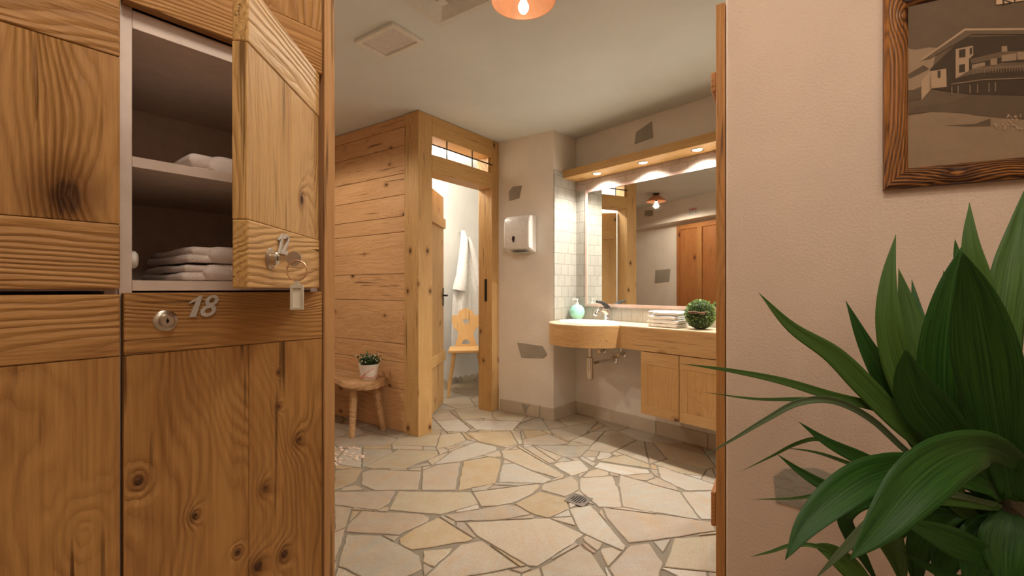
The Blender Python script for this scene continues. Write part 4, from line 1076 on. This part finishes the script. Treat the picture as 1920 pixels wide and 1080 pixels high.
art('chalet_lower_wall', 'white', [[(335, 362), (415, 348), (418, 440), (330, 450)], [(463, 250), (550, 232), (552, 280), (530, 300), (530, 370), (463, 398)], [(290, 410), (335, 360), (340, 450), (290, 510)]], -.0135)
art('chalet_roof', 'roof', [[(287, 305), (510, 148), (1400, 150), (1400, 175), (545, 175), (330, 300)]], -.0138)
art('roof_edge', 'edge', [[(286, 303), (508, 146), (1400, 140), (1400, 150), (512, 156), (292, 307)]], -.0141)
art('chalet_windows', 'win', [[(480, 255), (512, 248), (512, 290), (480, 294)], [(480, 330), (510, 325), (510, 365), (480, 370)], [(372, 360), (386, 358), (386, 394), (372, 396)], [(534, 245), (545, 243), (545, 275), (534, 278)], [(534, 322), (542, 320), (542, 350), (534, 354)]], -.0141)
art('balcony_front', 'mid', [[(535, 300), (700, 262), (1400, 240), (1400, 290), (700, 292), (545, 325)], [(460, 400), (545, 350), (700, 320), (1400, 300), (1400, 345), (700, 350), (545, 378)]], -.0138)
art('pale_bays', 'pale', [[(545, 330), (610, 316), (612, 335), (545, 350)], [(638, 300), (672, 296), (672, 328), (638, 332)], [(695, 282), (770, 270), (770, 306), (695, 314)], [(775, 265), (1400, 250), (1400, 300), (775, 304)], [(695, 236), (722, 234), (724, 262), (695, 264)]], -.0141)
art('balcony_rail', 'rail', [[(545, 348), (1400, 296), (1400, 302), (545, 353)], [(440, 425), (600, 402), (1400, 372), (1400, 378), (600, 408), (440, 431)]]+[[(x, 352-.057*(x-545)), (x+4, 352-.057*(x-545)), (x+4, 376-.057*(x-545)), (x, 376-.057*(x-545))] for x in range(550, 830, 14)]+[[(x, 440-.1*(x-440)), (x+6, 440-.1*(x-440)), (x+6, 480-.07*(x-440)), (x, 480-.07*(x-440))] for x in (440, 472, 532, 570, 628, 660)], -.0144)
rg = random.Random(8); bl = []
for i in range(70):
    x = rg.uniform(610, 860); y = rg.uniform(575, 655)
    if y < 655-(x-600)*.6: continue
    s_ = rg.uniform(4, 12); bl.append([(x, y), (x+s_, y-s_*.5), (x+s_*1.6, y+s_*.3), (x+s_*.6, y+s_*.8)])
art('snowy_bush', 'white', bl, -.0144)
art('caption_card', 'card', [[(667, -60), (1100, -110), (1100, -40), (667, 27)]], -.0146)
cx_, cz_ = Z8(745, -2)
text_mesh('caption', 'KR', .030, .0002, M['ph_win'], ph, T(cx_, -.0150, cz_) @ RY(-.10) @ RXF, shear=0)

# ------------------------------------------------------------------ big plant in the right foreground
PX, PY = .93, .86
bp = thing('dracaena_plant', T(PX, PY, 0), 'large leafy dracaena with long green blades in front of the plaster wall', 'plant')
MB().lathe([(0, 0), (.13, 0), (.14, .01), (.17, .30), (.18, .32), (.165, .32), (.155, .30), (0, .295)], 40).build('planter', M['terracotta'], bp, I4, smooth=True)
MB().lathe([(0, .296), (.154, .296), (.15, .302), (0, .306)], 24).build('soil', M['soil'], bp, I4)
MB().tube([(0, 0, .30), (.012, .0, .45), (.02, .0, .60), (.01, -.0, .74), (.0, 0, .84)], [.028, .025, .022, .020, .012], 12).build('cane', M['cane'], bp, I4, smooth=True)
MB().tube([(-.05, .03, .30), (-.06, .03, .42), (-.045, .02, .55), (-.04, .02, .62)], [.02, .018, .016, .010], 12).build('cane', M['cane'], bp, I4, smooth=True)
def zoomp(x, y, d): 
    px, py = 1270+x/1.543, 380+y/1.543; return Vector(((px-960)/F*d, d, EYE+(540-py)/F*d))
def leaf(pts, wpx, d0, d1, mat='leafA', fold=.25, tilt=0.0, wm=.45, basew=.35):
    """pts: tip ... base (zoomed photo coordinates), d0 distance of the tip, d1 of the base"""
    P = []; n = len(pts)
    for i, (x, y) in enumerate(pts):
        t = i/(n-1); P.append(zoomp(x, y, d0+(d1-d0)*t))
    P = P[::-1]; Q = []                      # base -> tip, Catmull-Rom
    PP = [P[0]*2-P[1]]+P+[P[-1]*2-P[-2]]; K = 7
    for i in range(len(P)-1):
        a, b_, c, d = PP[i:i+4]
        for k in range(K):
            t = k/K; Q.append(.5*((2*b_)+(c-a)*t+(2*a-5*b_+4*c-d)*t*t+(3*b_-a-3*c+d)*t**3))
    Q.append(P[-1]); L = len(Q); bm = bmesh.new(); uvl = bm.loops.layers.uv.new('UVMap'); rows = []
    dm = (d0+d1)/2; W = wpx/1.543/F*dm; eye = Vector((0, 0, EYE))
    for i, q in enumerate(Q):
        t = i/(L-1); tg_ = (Q[min(L-1, i+1)]-Q[max(0, i-1)]).normalized(); vw = (q-eye).normalized()
        sd = tg_.cross(vw).normalized(); nn = sd.cross(tg_).normalized()
        if nn.dot(vw) > 0: nn = -nn
        R_ = Matrix.Rotation(tilt, 3, tg_); sd = R_ @ sd; nn = R_ @ nn
        if t < wm: wv = basew+(1-basew)*math.sin(t/wm*PI/2)
        else: wv = max(0.0, 1-((t-wm)/(1-wm))**1.6)**1.0
        wv = max(wv, .012)*W/2
        row = []
        for k in range(7):
            u = -1+k/3; wob = .04*math.sin(9*t+u*2)*abs(u)
            row.append(bm.verts.new(q+sd*wv*u+nn*(abs(u)**1.4*fold*wv+wob*wv)))
        rows.append(row)
    for i in range(L-1):
        for k in range(6):
            f = bm.faces.new((rows[i][k], rows[i][k+1], rows[i+1][k+1], rows[i+1][k])); f.smooth = True
            for l, (uu, vv) in zip(f.loops, ((k/6, i/L), ((k+1)/6, i/L), ((k+1)/6, (i+1)/L), (k/6, (i+1)/L))): l[uvl].uv = (uu, vv*3)
    me = bpy.data.meshes.new('leaf'); bm.to_mesh(me); bm.free(); me.materials.append(M[mat])
    o = bpy.data.objects.new('leaf', me); C.objects.link(o); o.parent = bp; o.matrix_local = T(-PX, -PY, 0)
    sm = o.modifiers.new('thick', 'SOLIDIFY'); sm.thickness = .0007; sm.offset = 0
    return o
B0 = [(955, 820)]
LV = [
 ([(5,465),(150,485),(300,515),(450,560),(600,600),(720,670),(850,760),(950,850)], 27, 1.02, .88, 'leafB'),
 ([(75,548),(230,568),(400,570),(560,592),(700,650),(830,740),(950,850)], 15, 1.05, .90, 'leafB'),
 ([(70,737),(160,685),(260,625),(350,578),(450,572),(560,625),(690,740),(850,830),(950,880)], 20, 1.0, .90, 'leafC'),
 ([(235,260),(330,360),(450,440),(550,540),(660,650),(800,760),(940,860)], 62, 1.0, .88, 'leafB'),
 ([(487,283),(540,400),(600,510),(670,640),(760,760),(940,870)], 62, 1.02, .88, 'leafA'),
 ([(632,92),(612,220),(615,350),(650,500),(720,640),(830,760),(945,860)], 72, .96, .86, 'leafB'),
 ([(640,190),(668,310),(700,430),(750,560),(850,720),(950,840)], 78, 1.0, .87, 'leafB'),
 ([(678,222),(700,340),(740,470),(800,620),(950,830)], 50, 1.04, .88, 'leafA'),
 ([(822,128),(796,240),(780,360),(772,480),(780,590),(815,700),(930,830)], 124, .86, .88, 'leafA'),
 ([(824,140),(862,270),(890,420),(912,560),(935,700),(970,860)], 150, .76, .82, 'leafA'),
 ([(845,0),(850,120),(878,250),(905,400),(935,600),(955,800)], 66, .95, .86, 'leafB'),
 ([(1015,-60),(985,80),(960,200),(945,330),(945,500),(955,780)], 78, .92, .86, 'leafB'),
 ([(660,422),(672,500),(705,580),(760,650),(830,730),(945,840)], 128, .78, .84, 'leafA'),
 ([(498,1035),(590,930),(690,810),(790,735),(900,710),(1000,760)], 136, .66, .80, 'leafA'),
 ([(312,1033),(380,930),(480,840),(590,780),(720,770),(940,840)], 98, .72, .84, 'leafA'),
 ([(350,633),(430,690),(520,735),(620,780),(760,830),(945,880)], 42, .98, .88, 'leafA'),
 ([(288,727),(360,780),(440,825),(540,865),(700,890),(945,900)], 36, 1.0, .88, 'leafA'),
 ([(215,858),(330,856),(430,842),(560,825),(720,820),(940,860)], 12, 1.06, .9, 'leafB'),
 ([(185,777),(270,735),(350,695),(420,685),(520,725),(700,800),(940,870)], 12, 1.08, .9, 'leafB'),
 ([(303,708),(400,722),(500,755),(620,800),(780,840),(940,880)], 12, 1.1, .9, 'leafB'),
 ([(210,1025),(270,1010),(340,990),(420,1000),(520,1060),(640,1140)], 12, 1.05, .95, 'leafB'),
 ([(395,1092),(470,1015),(550,935),(630,870),(760,840),(940,880)], 32, .90, .86, 'leafC'),
 ([(390,988),(450,1015),(520,1080),(560,1150)], 60, 1.0, .95, 'leafB'),
 ([(655,1120),(640,1040),(610,960),(600,900),(700,850),(930,880)], 70, .92, .86, 'leafB'),
 ([(590,1120),(540,1030),(500,960),(490,900),(600,860),(930,880)], 40, .98, .88, 'leafA'),
 ([(640,918),(720,950),(800,985),(880,1020),(960,1060)], 84, .80, .84, 'leafA'),
 ([(645,1005),(720,1050),(800,1085),(900,1100)], 26, .86, .86, 'leafA'),
 ([(770,195),(776,260),(790,400),(900,700)], 22, 1.06, .9, 'leafA'),
 ([(803,105),(815,180),(840,300),(920,620)], 30, 1.04, .9, 'leafA'),
 ([(868,600),(835,660),(805,740),(800,850),(900,950)], 66, .92, .88, 'leafB'),
 ([(992,240),(975,330),(955,430),(945,560),(955,780)], 58, .98, .88, 'leafB'),
 ([(1040,560),(1010,640),(985,740),(965,860)], 70, .80, .82, 'leafA'),
 ([(700,1140),(690,1040),(720,950),(800,890),(930,900)], 70, .95, .88, 'leafA'),
 ([(560,800),(640,860),(740,900),(930,920)], 60, 1.0, .9, 'leafA'),
 ([(760,1130),(780,1020),(830,950),(930,920)], 90, .9, .88, 'leafA'),
 ([(620,1000),(700,900),(800,860),(940,890)], 50, .95, .9, 'leafA'),
 ([(850,1140),(870,1040),(900,960),(950,920)], 110, .84, .86, 'leafA'),
 ([(960,1140),(950,1040),(955,960),(965,900)], 120, .80, .84, 'leafA'),
 ([(1030,960),(1010,1000),(980,960),(960,900)], 90, .82, .84, 'leafA'),
 ([(860,660),(850,720),(870,790),(950,870)], 60, .97, .88, 'leafA'),
 ([(720,720),(790,760),(860,800),(950,860)], 70, .95, .88, 'leafA'),
]
for i, (pts, wpx, a, b_, mt) in enumerate(LV): leaf(pts, wpx, a, b_, mt, fold=.18+.1*((i*7) % 3), tilt={8: .12, 9: -.15}.get(i, .22*math.sin(i*2.3)), wm=.5 if len(pts) < 6 else .55, basew=.35)
